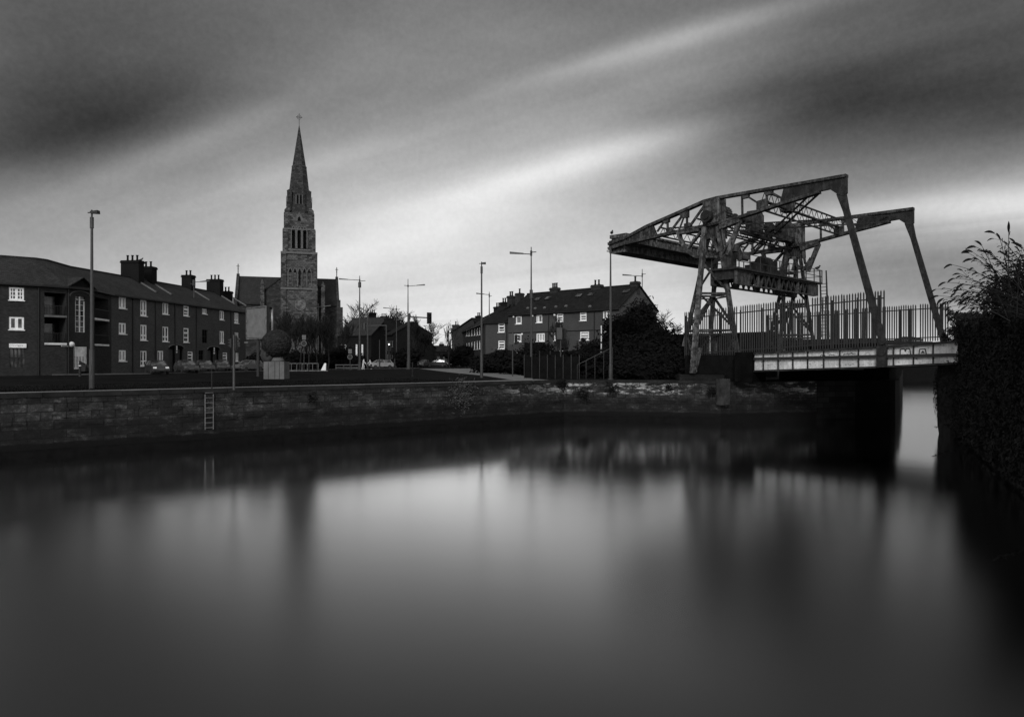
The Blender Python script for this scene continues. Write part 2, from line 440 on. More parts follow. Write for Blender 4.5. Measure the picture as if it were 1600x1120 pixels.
    # behind the photographer: a brighter broken deck
    back = math_('ADD', 0.90, math_('MULTIPLY', math_('SUBTRACT', n1, 0.5), 0.5))
    front = nt.nodes.new('ShaderNodeMapRange'); L.new(Y, front.inputs['Value'])
    front.inputs['From Min'].default_value = 0.12; front.inputs['From Max'].default_value = 0.40
    front.interpolation_type = 'SMOOTHSTEP'
    mixn = nt.nodes.new('ShaderNodeMix'); mixn.data_type = 'FLOAT'
    L.new(front.outputs[0], mixn.inputs[0]); L.new(back, mixn.inputs[2]); L.new(g, mixn.inputs[3])
    g = math_('MAXIMUM', mixn.outputs[0], 0.05)
    lin = math_('POWER', g, 2.2)
    # Nishita part
    sky = nt.nodes.new('ShaderNodeTexSky'); sky.sky_type = 'NISHITA'; sky.sun_disc = False
    sky.sun_elevation = math.radians(SUN_EL); sky.sun_rotation = math.radians(SUN_AZ)
    bw = nt.nodes.new('ShaderNodeRGBToBW'); L.new(sky.outputs[0], bw.inputs[0])
    s = math_('MULTIPLY', bw.outputs[0], 0.02)
    tot = math_('MULTIPLY', math_('ADD', math_('MULTIPLY', lin, 0.97), math_('MULTIPLY', s, lin)), 10.0)
    cc = nt.nodes.new('ShaderNodeCombineColor')
    for i in range(3): L.new(tot, cc.inputs[i])
    bg = nt.nodes.new('ShaderNodeBackground'); bg.inputs['Strength'].default_value = 0.1
    L.new(cc.outputs[0], bg.inputs['Color'])
    out = nt.nodes.new('ShaderNodeOutputWorld'); L.new(bg.outputs[0], out.inputs['Surface'])
SUN_EL, SUN_AZ = 30.0, 188.0
build_world()
sun = bpy.data.lights.new('sun', 'SUN'); sun.energy = 1.8; sun.angle = math.radians(14); sun.color = (1, 1, 1)
so = bpy.data.objects.new('sun', sun); COL.objects.link(so)
_az, _el = math.radians(SUN_AZ), math.radians(SUN_EL)
_sd = V((math.sin(_az)*math.cos(_el), math.cos(_az)*math.cos(_el), math.sin(_el)))
so.rotation_euler = (-_sd).to_track_quat('-Z', 'Y').to_euler()
so.location = (0, -20, 30)
# ------------------------------------------------------------------ setting: ground, water, roads
Q = [V((-200, -98.5, 0)), V((-23.9, 32.8, 0)), V((-3.5, 48, 0)), V((0.6, 51.6, 0)), V((4.0, 54.0, 0)), V((8.0, 54.0, 0)), V((12.5, 53.0, 0)), V((15.4, 52.0, 0)), V((30.6, 55.6, 0))]
chan = [V((77, 140, 0)), V((420, 140, 0))]
def zc(p, z): return V((p.x, p.y, z))
far_land = [zc(p, 0) for p in Q] + chan + [V((3000, 140, 0)), V((3000, 3500, 0)), V((-3000, 3500, 0)), V((-3000, -98.5, 0))]
MB().add(far_land, [tuple(reversed(range(len(far_land))))]).build('ground', 'asphalt', kind='structure')
RW = [V((46, 62, 0)), V((28.0, 44.4, 0)), V((18.0, 24.8, 0)), V((10.0, 9.1, 0)), V((7.0, 3.2, 0)), V((-6, 3.2, 0)), V((-200, -150, 0))]
near_land = RW + [V((-200, -600, 0)), V((900, -600, 0)), V((900, 62, 0))]
MB().add(near_land, [tuple(range(len(near_land)))]).build('near_bank_ground', 'asphalt', kind='structure')
MB().quad((-900, -700, WATER), (1500, -700, WATER), (1500, 139.9, WATER), (-900, 139.9, WATER)).build('canal_water', 'water', kind='structure')
MB().quad((-900, -700, WATER-1.6), (1500, -700, WATER-1.6), (1500, 200, WATER-1.6), (-900, 200, WATER-1.6)).build('canal_bed', 'near_black', kind='structure')

def wallstrip(pts, z0, z1, mb=None, t=0.6, side=1):
    """vertical wall following pts, thickness t to the left of the direction of travel (side=1)"""
    mb = mb or MB(); n = len(pts)
    off = []
    for i in range(n):
        a = pts[max(0, i-1)]; b = pts[min(n-1, i+1)]; d = V((b.x-a.x, b.y-a.y, 0)).normalized()
        off.append(V((-d.y, d.x, 0))*t*side)
    for i in range(n-1):
        a, b = pts[i], pts[i+1]; c, d = b+off[i+1], a+off[i]
        k = [zc(a, z0), zc(b, z0), zc(c, z0), zc(d, z0), zc(a, z1), zc(b, z1), zc(c, z1), zc(d, z1)]
        if side < 0: k = [k[1], k[0], k[3], k[2], k[5], k[4], k[7], k[6]]
        mb.hexa(k)
    return mb
# far quay: masonry face, coping, path
qw = empty('quay_wall', Q[2], 'long stained stone quay wall across the water, dark weed along its foot', 'quay wall')
wallstrip(Q[:8], WATER-1.5, -0.16).build('masonry', 'quay', qw)
cp = MB()
for i in range(0, 7):
    a, b = Q[i], Q[i+1]; L = (b-a).length; k = max(1, int(L/1.6)); d = (b-a).normalized(); n = V((-d.y, d.x, 0))
    for j in range(k):
        p = a+d*(L*j/k+.01); q = a+d*(L*(j+1)/k-.01); o = -0.06+random.uniform(-.012, .012)
        zt = 0.05+random.uniform(-.008, .008)
        cp.hexa([zc(p+n*o, -.16), zc(q+n*o, -.16), zc(q+n*.62, -.16), zc(p+n*.62, -.16), zc(p+n*o, zt), zc(q+n*o, zt), zc(q+n*.62, zt), zc(p+n*.62, zt)])
cp.build('coping', 'concrete_dark', qw)
# loose ragged stones and old sockets proud of the face
st = MB()
for i in range(260):
    k = random.choice([1, 1, 1, 2, 3, 4, 5, 6]); a, b = Q[k], Q[k+1]; d = (b-a).normalized(); n = V((d.y, -d.x, 0))
    p = a+d*random.uniform(0, (b-a).length)+n*.01; p.z = random.uniform(-1.5, -.35)
    st.box(p, (random.uniform(.25, .9), random.uniform(.04, .1), random.uniform(.14, .36)), math.atan2(d.y, d.x))
st.build('rough_stone', 'quay', qw)
# tide ledge along the foot of the wall
lg = MB()
pts = [p + V(((Q[2]-Q[1]).normalized().y, -(Q[2]-Q[1]).normalized().x, 0))*.12 for p in Q[1:4]] + [p+V((0, -.14, 0)) for p in Q[4:8]]
wallstrip(pts, WATER-1.0, WATER+.32, lg, .14); lg.build('foot_ledge', 'near_black', qw)
# abutment wall under the bridge, with a rounded nose at the channel
M['abut'] = mat_noise('shaded_abutment_stone', 0.002, 0.006, 1.0, 1.0)  # deck shade painted into the stone as near-black; the pier reuses it
ab = empty('bridge_abutment', Q[7], 'stone abutment, deep shade painted into its colour, beneath the white bridge girder', 'abutment')
apts = [Q[7], Q[7]+(Q[8]-Q[7])*.52, Q[8]-V((.8, .1, 0)), Q[8]-V((.2, -.25, 0)), Q[8]+V((.06, .9, 0)), V((32.5, 60, 0))+V((0.55, 0, 0)), V((55.5, 100, 0)), V((77, 140, 0))]
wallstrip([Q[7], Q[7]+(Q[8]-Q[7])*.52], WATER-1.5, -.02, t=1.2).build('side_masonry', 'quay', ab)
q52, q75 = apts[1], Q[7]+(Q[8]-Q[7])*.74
wallstrip([q52, q75], WATER-1.5, -.02, t=1.2).build('shaded_masonry', mat_brick('shaded_quay_stone', 0.008, 0.022, 0.005, 1.05, 0.42, 0.6, 0.5, 0.02, 0.3), ab)  # middle step of the deck shade painted into the stone
wallstrip([q75]+apts[2:], WATER-1.5, -.02, t=1.2).build('masonry', mat_brick('abutment_stone_painted_shade', 0.002, 0.006, 0.002, 1.0, 0.42, 0.6, 0.5, 0.02, 0.3), ab)  # darkest step of the painted deck shade
MB().hexa([zc(Q[7]+V((6, 4.4, 0)), -.02), zc(Q[8]+V((-.6, 2.2, 0)), -.02), zc(Q[8]+V((5, 14, 0)), -.02), zc(Q[7]+V((16, 16, 0)), -.02)] +
          [zc(Q[7]+V((6, 4.4, 0)), .72), zc(Q[8]+V((-.6, 2.2, 0)), .72), zc(Q[8]+V((5, 14, 0)), .72), zc(Q[7]+V((16, 16, 0)), .72)]).build('bearing_block', 'abut', ab)
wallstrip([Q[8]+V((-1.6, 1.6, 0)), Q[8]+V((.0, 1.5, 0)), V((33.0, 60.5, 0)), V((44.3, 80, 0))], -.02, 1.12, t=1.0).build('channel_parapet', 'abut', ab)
# far end of the basin
wallstrip([V((420, 140, 0)), V((77, 140, 0))], WATER-1.5, -.01, t=-1.0).build('basin_end_wall', 'near_black', label='distant low basin wall seen through the gap under the bridge', cat='wall')
# raised pad and pilaster at the quay corner below the tower
pad = empty('raised_quay_block', onz(1095, 592), 'raised rough stone block on the quay under the near steel tower', 'stone block')
a, b = Q[5]+V((.9, -.1, 0)), Q[7]+V((-.1, .1, 0))
pm = MB()
pm.hexa([zc(onz(1062, 594, .05), .05), zc(onz(1131, 594.5, .05), .05), V((19.0, 58, .05)), V((13.5, 59, .05)), zc(onz(1062, 594, .05), .44), zc(onz(1131, 594.5, .05), .44), V((19.0, 58, .44)), V((13.5, 59, .44))])
pm.build('block', 'quay', pad)
pil = P(1130, 600, 51.75); pil.z = 0
MB().box((pil.x, pil.y, -.75), (.85, .5, 1.9), .35).build('pilaster', 'pilaster', pad)

# paths, lawn, road: thin sheets
def sheet(name, pix, z, mat, raw=None):
    pts = [zc(onz(px, py), z) for px, py in pix] if raw is None else raw
    nn = sum(((pts[i]-pts[0]).cross(pts[(i+1) % len(pts)]-pts[0])).z for i in range(len(pts)))
    if nn < 0: pts.reverse()
    return MB().add(pts, [tuple(range(len(pts)))]).build(name, mat, kind='structure')
d1 = (Q[2]-Q[1]).normalized(); n1 = V((-d1.y, d1.x, 0))
path = [Q[1]-d1*60+n1*.6, Q[2]+n1*.6, V((1.0, 52.4, 0)), V((3.0, 55.2, 0)), V((2.0, 57.5, 0)), Q[2]+n1*3.0, Q[1]-d1*60+n1*2.5]
sheet('quay_path', None, .012, 'paving', [zc(p, .012) for p in path])
lawn = [Q[1]-d1*60+n1*2.7] + [Q[2]+n1*3.2] + [onz(790, 592.2), onz(757, 587.3), onz(700, 581.6), onz(660, 577), onz(540, 577.5), onz(400, 580.5), onz(260, 584.5), onz(100, 586.5), onz(-100, 589), V((-90, 30, 0))]
g = sheet('lawn', None, .02, 'grass', [zc(p, .02) for p in lawn])
sheet('paved_forecourt', [(792, 592.6), (835, 596.4), (831, 590), (800, 584), (745, 575.4), (700, 576), (655, 576), (665, 577.2), (702, 581.8), (759, 587.5)], .016, 'paving')
road_l = [onz(-100, 588.5), onz(100, 586), onz(255, 584), onz(400, 580), onz(540, 577), onz(655, 575.5), onz(745, 574.8), onz(745, 572.5), onz(560, 573), onz(390, 576), onz(250, 580), onz(100, 583), onz(-100, 585)]
kb = MB()
kpts = [onz(-100, 588.6), onz(100, 586.2), onz(255, 584.2), onz(400, 580.3), onz(540, 577.2), onz(655, 575.6)]
wallstrip(kpts, .0, .13, kb, .35).build('kerb', 'kerb', kind='structure')
kb2 = MB(); k2 = [onz(-60, 583.6), onz(100, 582.6), onz(178, 581.8), onz(260, 579.4), onz(385, 575.6)]
wallstrip(k2, .0, .12, kb2, 1.6).build('pavement', 'paving', kind='structure')
# white lane line on the road
ln = MB(); wallstrip([onz(60, 584.9), onz(262, 582.9)], .004, .008, ln, .22).build('road_marking', 'offwhite', kind='structure')
# gravelly rough strip of grass blades at lawn edges
gb = MB()
for i in range(9000):
    t = random.random()**.8; p = Q[1]-d1*6+(Q[2]+d1*2-(Q[1]-d1*6))*t + n1*(2.75+random.random()**2*9)
    h = random.uniform(.05, .16); a = random.uniform(0, 6.28); w = V((math.cos(a), math.sin(a), 0))*.02
    gb.add([p-w, p+w, p+V((random.uniform(-.05, .05), random.uniform(-.05, .05), h))], [(0, 1, 2)])
gb.build('grass_tufts', 'grass', kind='stuff', label='short rough grass along the quay path edge', cat='grass')

# ------------------------------------------------------------------ the bascule bridge
TIP = V((22.4, 47.0, 0)); U_ = V((-.70711, .70711, 0)); N_ = V((.70711, .70711, 0)); WID = 14.7
OFF = N_*WID
def NP(px, py, o=0.0): return onplane(px, py, TIP+N_*o, N_)
br = empty('bascule_bridge', V((20, 50, 1)), 'rusty steel bascule bridge with overhead beams, counterweight and white plate girder', 'bridge')
def mem(mb, a, b, w, t=.3, o=0.0, sh=V((0, 0, 0))):
    p = NP(*a)+N_*o+sh; q = NP(*b)+N_*o+sh
    d = (p.y+q.y)/2; return mb.bar(p, q, w*d/F, t, up=N_)
def plate(mb, pix, t, o=0.0, sh=V((0, 0, 0))):
    return mb.prism([NP(*a)+N_*(o-t/2)+sh for a in pix], N_*t)
def lattice(mb, p, q, h, n, r=.045, c=.07, up=UP):
    p = V(p); q = V(q); up = V(up)
    mb.bar(p+up*h/2, q+up*h/2, c*1.6); mb.bar(p-up*h/2, q-up*h/2, c*1.6)
    for i in range(n):
        a = p+(q-p)*(i/n); b = p+(q-p)*((i+.5)/n); d = p+(q-p)*((i+1)/n)
        mb.bar(a-up*h/2, b+up*h/2, r); mb.bar(b+up*h/2, d-up*h/2, r)
    return mb
for side in (0, 1):
    sh = OFF*side
    S = lambda mb, a, b, w, t=.3, o=0.0: mem(mb, a, b, w, t, o, sh)
    PL = lambda mb, pix, t, o=0.0: plate(mb, pix, t, o, sh)
    # overhead beam: chords
    ch = MB()
    top = [(952, 382), (980.6, 371), (1012, 354), (1042, 341), (1072, 328), (1102, 314.8), (1121, 309.8)]
    for a, b in zip(top[:-1], top[1:]): S(ch, a, b, 4.2, .5)
    for a, b in zip([(1121, 309.8), (1180, 299.5), (1250, 287.5)], [(1180, 299.5), (1250, 287.5), (1323.5, 274.8)]): S(ch, a, b, 4.4, .5)
    bot = [(952, 389), (977, 381), (1025.6, 369.5), (1060, 362), (1095, 355), (1127, 347.5), (1159, 339), (1219, 319.5), (1255, 308.5), (1281, 300)]
    for a, b in zip(bot[:-1], bot[1:]): S(ch, a, b, 4.4, .5)
    beam = ch.build('overhead_beam', 'steel', br)
    m = PL(MB(), [(952.5, 377), (985, 367), (1020, 350), (1027.5, 369), (977, 381), (952.5, 388)], .22)
    for x in range(958, 1024, 12): S(m, (x, 378-(x-958)*.36), (x+.5, 385-(x-958)*.22), .8, .3)
    m.build('tail_plate', 'steel', beam)
    m = PL(MB(), [(1225.5, 294), (1262, 286), (1323.8, 275), (1323.8, 302), (1318, 306.5), (1311, 305), (1297, 296), (1281, 299.5), (1255, 307), (1219.5, 318)], .26)
    for x in (1240, 1255, 1270, 1285): S(m, (x, 291-(x-1240)*.17), (x, 309-(x-1240)*.26), .7, .34)
    m.build('tip_plate', 'steel_d', beam)
    webs = [((1043, 343), (1043.5, 365), 3.5), ((1073.5, 330), (1073.5, 357), 3.4), ((1027, 362), (1038, 346), 3), ((1049, 360), (1070, 332), 3.6), ((1061, 360), (1070.5, 334), 2.2),
            ((1077, 355), (1103, 318), 4), ((1159.5, 305), (1160, 337), 3.2), ((1168, 307), (1185, 318), 3), ((1198, 300), (1198.5, 324), 3.6),
            ((1205, 300.5), (1221, 309.5), 3), ((1127, 347), (1127, 313), 3)]
    for a, b, w in webs: S(MB(), a, b, w*.9, .12).build('web_member', 'steel', beam)
    for pix in ([(1036, 345), (1046, 340), (1046, 347), (1039, 350)], [(1062, 335), (1076, 329), (1076, 340), (1066, 341)], [(1070, 357), (1070, 350), (1078, 348), (1081, 353)], [(1043, 366), (1041, 357), (1048, 358), (1051, 363)],
                [(1160, 304), (1171, 302), (1170, 309), (1161, 311)], [(1183, 328), (1183, 315), (1196, 311), (1199, 311), (1199, 323)], [(1194, 298), (1208, 296), (1207, 304), (1197, 306)]):
        PL(MB(), pix, .28).build('gusset_plate', 'steel', beam)
    # hub box above the tower
    hb = PL(MB(), [(1101, 315), (1126.5, 309), (1126.5, 346), (1101, 353)], 1.1, .25)
    for x in range(1103, 1127, 4): S(hb, (x, 314), (x, 351), .8, 1.2, .25)
    hb = hb.build('hub_box', 'steel_l', br)
    c = NP(1110, 340)+sh; MB().cyl(c-N_*.75, c+N_*.3, .46, n=16).cyl(c-N_*.85, c-N_*.7, .25, n=12).build('trunnion', 'steel_d', hb)
    # rolling segment below the beam
    rk = MB()
    S(rk, (1059, 364), (1094, 358.5), 6, .5)
    arc = [(1061, 364), (1063, 373), (1067.5, 382), (1073.5, 390.5), (1081, 397), (1090, 402)]
    for a, b in zip(arc[:-1], arc[1:]): S(rk, a, b, 4.2, .45)
    S(rk, (1096, 362), (1074, 390), 3); S(rk, (1099, 366), (1092, 400), 4); S(rk, (1090, 402), (1118, 401), 4, .7)
    rk.build('rolling_segment', 'steel_l', br)
    rk = MB(); S(rk, (1126, 355), (1157, 343), 8, .5); S(rk, (1156, 346), (1137, 398), 6.5, .25)
    S(rk, (1112, 371), (1123, 394), 3); S(rk, (1128, 352), (1133, 384), 2.2); S(rk, (1117, 370), (1111, 396), 2); S(rk, (1130, 396), (1143, 372), 3)
    rk.build('strut', 'steel_l', br)
    # tie rod, flared at the top
    tr = MB(); o = 0.0
    tp, bt = NP(1314.5, 301)+sh, (NP(1380.5, 538)+sh if side == 0 else NP(1380.5, 538)+sh)
    md = tp+(bt-tp)*.12
    ax_d = (bt-tp).normalized(); ip = ax_d.cross(N_).normalized()
    for p, q, w0, w1 in ((tp, md, .62, .40), (md, bt, .40, .44)):
        tr.hexa([p-ip*w0/2-N_*.1, p+ip*w0/2-N_*.1, p+ip*w0/2+N_*.1, p-ip*w0/2+N_*.1, q-ip*w1/2-N_*.1, q+ip*w1/2-N_*.1, q+ip*w1/2+N_*.1, q-ip*w1/2+N_*.1])
    tr.build('tie_rod', 'steel_d', br)
    # tower
    hd = PL(MB(), [(1096, 354), (1126, 350), (1127, 371), (1096, 374)], .9, .5)
    for x in (1100, 1108, 1116, 1123): S(hd, (x, 354), (x, 372), 1, 1.0, .5)
    tw = hd.build('tower_head', 'steel', br)
    A1, A2 = NP(1096, 372)+N_*1.0+sh, P(1069, 541, 56.3)+sh
    B1, B2 = NP(1104, 356)-N_*.3+sh, P(1082, 583, 52.9)+sh
    C1, C2 = NP(1109, 372)+N_*1.2+sh, P(1107.5, 560, 57.6)+sh
    D1, D2 = NP(1121, 353)+N_*.1+sh, P(1154, 566, 53.6)+sh
    lp = lambda a, b, y: a+(b-a)*((y-a.z)/(b.z-a.z))
    for a, b, w in ((A1, A2, .25), (B1, B2, .32), (C1, C2, .27), (D1, D2, .31)):
        w *= 1.0 if side == 0 else .82
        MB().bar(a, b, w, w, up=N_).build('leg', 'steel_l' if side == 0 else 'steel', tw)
    zr = lambda py, d: EYE+(560-py)/F*d
    z1, z2, z3 = zr(459, 54), zr(516, 54), zr(548, 54)
    for z, w in ((z1, .16), (z1-.22, .1), (z2, .12), (z2-.3, .12)):
        bm = MB()
        ps = [lp(A1, A2, z), lp(B1, B2, z), lp(D1, D2, z), lp(C1, C2, z)]
        for i in range(4): bm.bar(ps[i], ps[(i+1) % 4], w)
        bm.build('tie_beam', 'steel', tw)
    for a, b, w in (((lp(C1, C2, z1)), lp(D1, D2, z2+.4), .18), (lp(C1, C2, z1), lp(A1, A2, z2+.3), .2), (lp(B1, B2, z2+.2), lp(C1, C2, z1+.2), .3),
                    (lp(A1, A2, z1), lp(B1, B2, z1+2.6), .2), (lp(D1, D2, z1+.2), lp(B1, B2, z1+2.4), .18),
                    (lp(C1, C2, z1+.3), lp(D1, D2, z1+2.2), .14), (lp(A1, A2, z1+.2), lp(C1, C2, z1+2.6), .14), (lp(B1, B2, z1), lp(D1, D2, z2+.2), .13),
                    (lp(A1, A2, z2-.2), lp(B1, B2, z3-.6), .14), (lp(C1, C2, z2-.3), lp(B1, B2, z3-.5), .13), (lp(C1, C2, z2-.3), lp(D1, D2, z3-.6)+V((-.9, 0, 0)), .22), (lp(D1, D2, z2-.3), lp(D1, D2, z3-.6)+V((-.9, 0, 0)), .12)):
        MB().bar(a, b, w, .12, up=N_).build('brace', 'steel', tw)
    q = lp(B1, B2, z3-.2); MB().bar(q+V((.5, .3, .4)), B2+V((.15, .1, .1)), .3, .25).build('brace', 'steel_l', tw)
# counterweight box across both beams
cw = MB()
z0, z1 = EYE+164*60.96/F, EYE+192*60.96/F
def cwb(mb, u0, u1, v0, v1, za, zb):
    o = TIP + U_*0
    def pt(s, v, z): q = NP(952, 500); q = V((q.x, q.y, 0))-U_*s+N_*v; return V((q.x, q.y, z))
    mb.hexa([pt(u0, v0, za), pt(u1, v0, za), pt(u1, v1, za), pt(u0, v1, za), pt(u0, v0, zb), pt(u1, v0, zb), pt(u1, v1, zb), pt(u0, v1, zb)])
cwb(cw, 0, 1.55, .16, WID+.6, z0, z0+.62)
cwb(cw, 0.02, 2.6, .3, WID+.5, z0+.62, z1-.28)
cwb(cw, 0, 1.75, .05, WID+.6, z1-.28, z1+.02)
cwb(cw, 1.75, 2.75, .6, WID+.2, z1-.28, z1-.1)
for i in range(12): cwb(cw, 2.6, 2.68, .9+i*1.15, 1.02+i*1.15, z0+.62, z1-.28)
cw.build('counterweight', 'steel_l', br)
# wind bracing between the two beams
tl = lambda px: (lambda s: s)(0)
import bisect
def on_bot(px):
    pts = [(952, 389), (977, 381), (1025.6, 369.5), (1060, 362), (1095, 355), (1127, 347.5), (1159, 339), (1219, 319.5), (1255, 308.5), (1281, 300)]
    for (x0, y0), (x1, y1) in zip(pts[:-1], pts[1:]):
        if x0 <= px <= x1: return NP(px, y0+(y1-y0)*(px-x0)/(x1-x0))
def lat(p, q, h, n, r=.04):
    return lattice(MB(), p, q, h, n, r).build('lattice_brace', 'steel_d', br)
for px, n in ((1030, 12), (1090, 12), (1192, 14)):
    lat(on_bot(px)+UP*.35, on_bot(px)+OFF+UP*.35, .7, n)
lat(NP(1190, 306), NP(1190, 306)+OFF, .75, 14)
for a, b in ((1281, 1045),):
    lat(on_bot(a)+UP*.2, on_bot(b)+OFF+UP*.2, .5, 14, .03); lat(on_bot(b)+UP*.2, on_bot(a)+OFF+UP*.2, .5, 14, .03)
for px in (1110,): lat(NP(px, 358 if px < 1100 else 349), NP(px, 358 if px < 1100 else 349)+OFF, .8, 10)
c = NP(1190, 306)+N_*4.4; MB().box(c, (.95, .75, 1.1), math.radians(45)).build('node_box', 'steel', br)
# transverse shaft with drums
s0 = NP(1114, 330)
MB().cyl(s0, s0+OFF, .16, n=8).build('cross_shaft', 'steel_d', br)
for v0, v1, r, mt in ((.7, 2.0, .62, 'steel_l'), (9.3, 9.9, .42, 'steel_d')):
    m = MB().cyl(s0+N_*v0, s0+N_*v1, r, r*.92, n=20)
    for k in range(20):
        a = 2*math.pi*k/20; w = UP*math.cos(a)*r*1.02+U_*math.sin(a)*r*1.02
        m.bar(s0+N_*v0+w, s0+N_*v1+w*.93, .045)
    m.build('drum', mt, br)
for v0, wv, wu, hh, mt in ((6.9, 1.35, .9, 1.95, 'steel'), (12.6, 1.5, 1.0, 1.7, 'steel')):
    c = s0+N_*v0; m = MB(); q = [(-1, -1), (1, -1), (1, 1), (-1, 1)]
    ring = lambda k, z: [c+N_*(a*wv/2*k)+U_*(b_*wu/2*k)+UP*z for a, b_ in q]
    r = [ring(.82, -hh/2), ring(1, -hh*.28), ring(1, hh*.36), ring(.86, hh/2)]
    for a, b_ in zip(r[:-1], r[1:]): m.hexa(a+b_)
    for i in range(7):
        w = (i/6-.5)*wv*.96; 
        for s in (-1, 1): m.bar(c+N_*w+U_*(s*wu*.52)-UP*hh*.28, c+N_*w+U_*(s*wu*.52)+UP*hh*.36, .06)
    m.build('winch_housing', mt, br)
m = MB()
for k in range(4): m.cyl(s0+N_*(2.6+k*.8), s0+N_*(2.7+k*.8), .26+.06*(k % 2), n=12)
m.bar(s0+N_*4.6-UP*1.05, s0+N_*10.5-UP*1.05, .3, .22); m.bar(s0+N_*4.6-UP*.9-U_*.8, s0+N_*10.5-UP*.9-U_*.8, .12, .2)
m.build('gear_shaft', 'steel_d', br)
# machinery platform between the towers
e0 = NP(1111, 420.5); e1 = NP(1156, 417); zt = e1.z; zb = zt-1.15
e0 = zc(e0, zt); e1 = zc(e1, zt)
u = (e1-e0); ul = u.length; ud = u.normalized()
pf = MB().hexa([e0-UP*.14-N_*.3, e1-UP*.14-N_*.3, e1-UP*.14+OFF+N_*.9, e0-UP*.14+OFF+N_*.9, e0-N_*.3, e1-N_*.3, e1+OFF+N_*.9, e0+OFF+N_*.9])
pf = pf.build('machinery_platform', 'steel_d', br)
for nm, base in (('front', e1-ud*.35), ('rear', e0+ud*.1)):
    g = MB(); a = base-UP*.2; h = 1.0
    g.bar(a, a+OFF, .28, .12); g.bar(a-UP*h, a-UP*h+OFF, .28, .12)
    k = 16
    for i in range(k):
        p = a+OFF*(i/k); q = a+OFF*((i+.5)/k); r = a+OFF*((i+1)/k)
        g.bar(p, q-UP*h, .1); g.bar(q-UP*h, r, .1)
        if i % 4 == 0: g.bar(p, p-UP*h, .22)
    g.prism([a+N_*-.1, a+N_*2.3, a+N_*2.1-UP*h, a+N_*-.1-UP*h], ud*.08)
    g.prism([a+OFF-N_*1.6, a+OFF+N_*.6, a+OFF+N_*.6-UP*h, a+OFF-N_*1.6-UP*h], ud*.08)
    g.build('lattice_girder', 'steel', pf)
g = MB()
for i in range(7): g.bar(e0-UP*.5+OFF*(i/6), e1-ud*.3-UP*.5+OFF*(i/6), .16, .7)
g.build('floor_beam', 'steel_d', pf)
m = MB()
for base, n in ((e1-ud*.06, 9), (e0+ud*.05, 9)):
    tot = WID+.9
    for i in range(n+1): m.bar(base+N_*(tot*i/n), base+N_*(tot*i/n)+UP*1.1, .07)
    for z in (.55, 1.1): m.bar(base+UP*z, base+N_*tot+UP*z, .05)
endp = e1+N_*(WID+.85)
for z in (.55, 1.1): m.bar(endp+UP*z, e0+N_*(WID+.85)+UP*z, .05)
m.build('handrail', 'galv_dark', pf)
mt = e1+N_*6.3-ud*1.1
mm = MB().box(mt+UP*.55, (1.7, 1.5, 1.1), math.radians(45)).box(mt+UP*.35-N_*1.5, (1.7, 1.0, .6), math.radians(45)).cyl(mt+UP*1.0-N_*.7, mt+UP*1.0+N_*.7, .5, n=16).box(mt+UP*.25+N_*1.6, (1.6, 1.2, .45), math.radians(45))
mm.build('motor_housing', 'steel_d', pf)
m = MB(); ct = e1+N_*.5-ud*1.1
m.box(ct+UP*.7, (.9, .7, 1.4), math.radians(45)).box(ct+UP*1.5+ud*.4, (.5, .5, .5), math.radians(45)).cyl(ct+UP*.9+ud*.8, ct+UP*.9+ud*1.0+N_*.8, .35, n=12)
m.build('control_box', 'steel', pf)
m = MB()
for s in (-1, 1):
    m.bar(endp+N_*.5+ud*.28*s-UP*4.9, endp+N_*.1+ud*.28*s+UP*1.1, .07)
    m.bar(endp+N_*.9+ud*.28*s-UP*4.9, endp+N_*.2+ud*.28*s+UP*1.1, .05)
for i in range(16): m.bar(endp+N_*.45-ud*.28-UP*(4.7-i*.31), endp+N_*.45+ud*.28-UP*(4.7-i*.31), .05)
m.build('ladder', 'galv_dark', pf)

# leaf and fixed girders
def gird(pix_top, pix_bot, name, stiff, parent, sh=V((0, 0, 0)), mat='bridge_white'):
    m = MB(); t = .12
    poly = [NP(*a)-N_*.5+sh for a in pix_top]+[NP(*a)-N_*.5+sh for a in reversed(pix_bot)]
    m.prism(poly, N_*t); o = m.build(name, mat, parent)
    m = MB()
    for a, b in zip(pix_top[:-1], pix_top[1:]): m.bar(NP(*a)-N_*.45+sh, NP(*b)-N_*.45+sh, .5, .14)
    for a, b in zip(pix_bot[:-1], pix_bot[1:]): m.bar(NP(*a)-N_*.45+sh, NP(*b)-N_*.45+sh, .5, .12)
    m.build('flange', 'steel_d', o)
    for x in stiff:
        f = lambda L: [y0+(y1-y0)*(x-x0)/(x1-x0) for (x0, y0), (x1, y1) in zip(L[:-1], L[1:]) if x0 <= x <= x1+.01][0]
        MB().bar(NP(x, f(pix_top)+.5)-N_*.54+sh, NP(x, f(pix_bot)-.5)-N_*.54+sh, .07, .1, up=N_).build('stiffener', 'steel_d', o)
    return o
stf = (1198, 1221, 1244, 1267, 1292, 1317, 1346)
T1, Bm1 = [(1172, 553.1), (1183, 552.5), (1374, 543)], [(1172, 579.9), (1183, 579.5), (1374, 573.5)]
T2, Bm2 = [(1391, 542), (1500, 533.5)], [(1391, 572.5), (1500, 567.5)]
lg_ = gird(T1, Bm1, 'leaf_girder', stf, br)
fg_ = gird(T2, Bm2, 'fixed_girder', (1400.5, 1431.5, 1462), br)
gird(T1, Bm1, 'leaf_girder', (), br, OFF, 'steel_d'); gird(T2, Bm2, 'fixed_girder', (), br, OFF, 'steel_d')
MB().bar(NP(1170, 561)-N_*.62, NP(1500, 554.5)-N_*.62, .14, .20).build('rubbing_rail', 'dark', br)
jp = MB().prism([NP(*a)-N_*.72 for a in ((1375, 541), (1391, 540), (1391, 573), (1375, 574))], N_*.5)
jc = NP(1383, 550)-N_*.8; jp.cyl(jc, jc+N_*.4, .26, n=14)
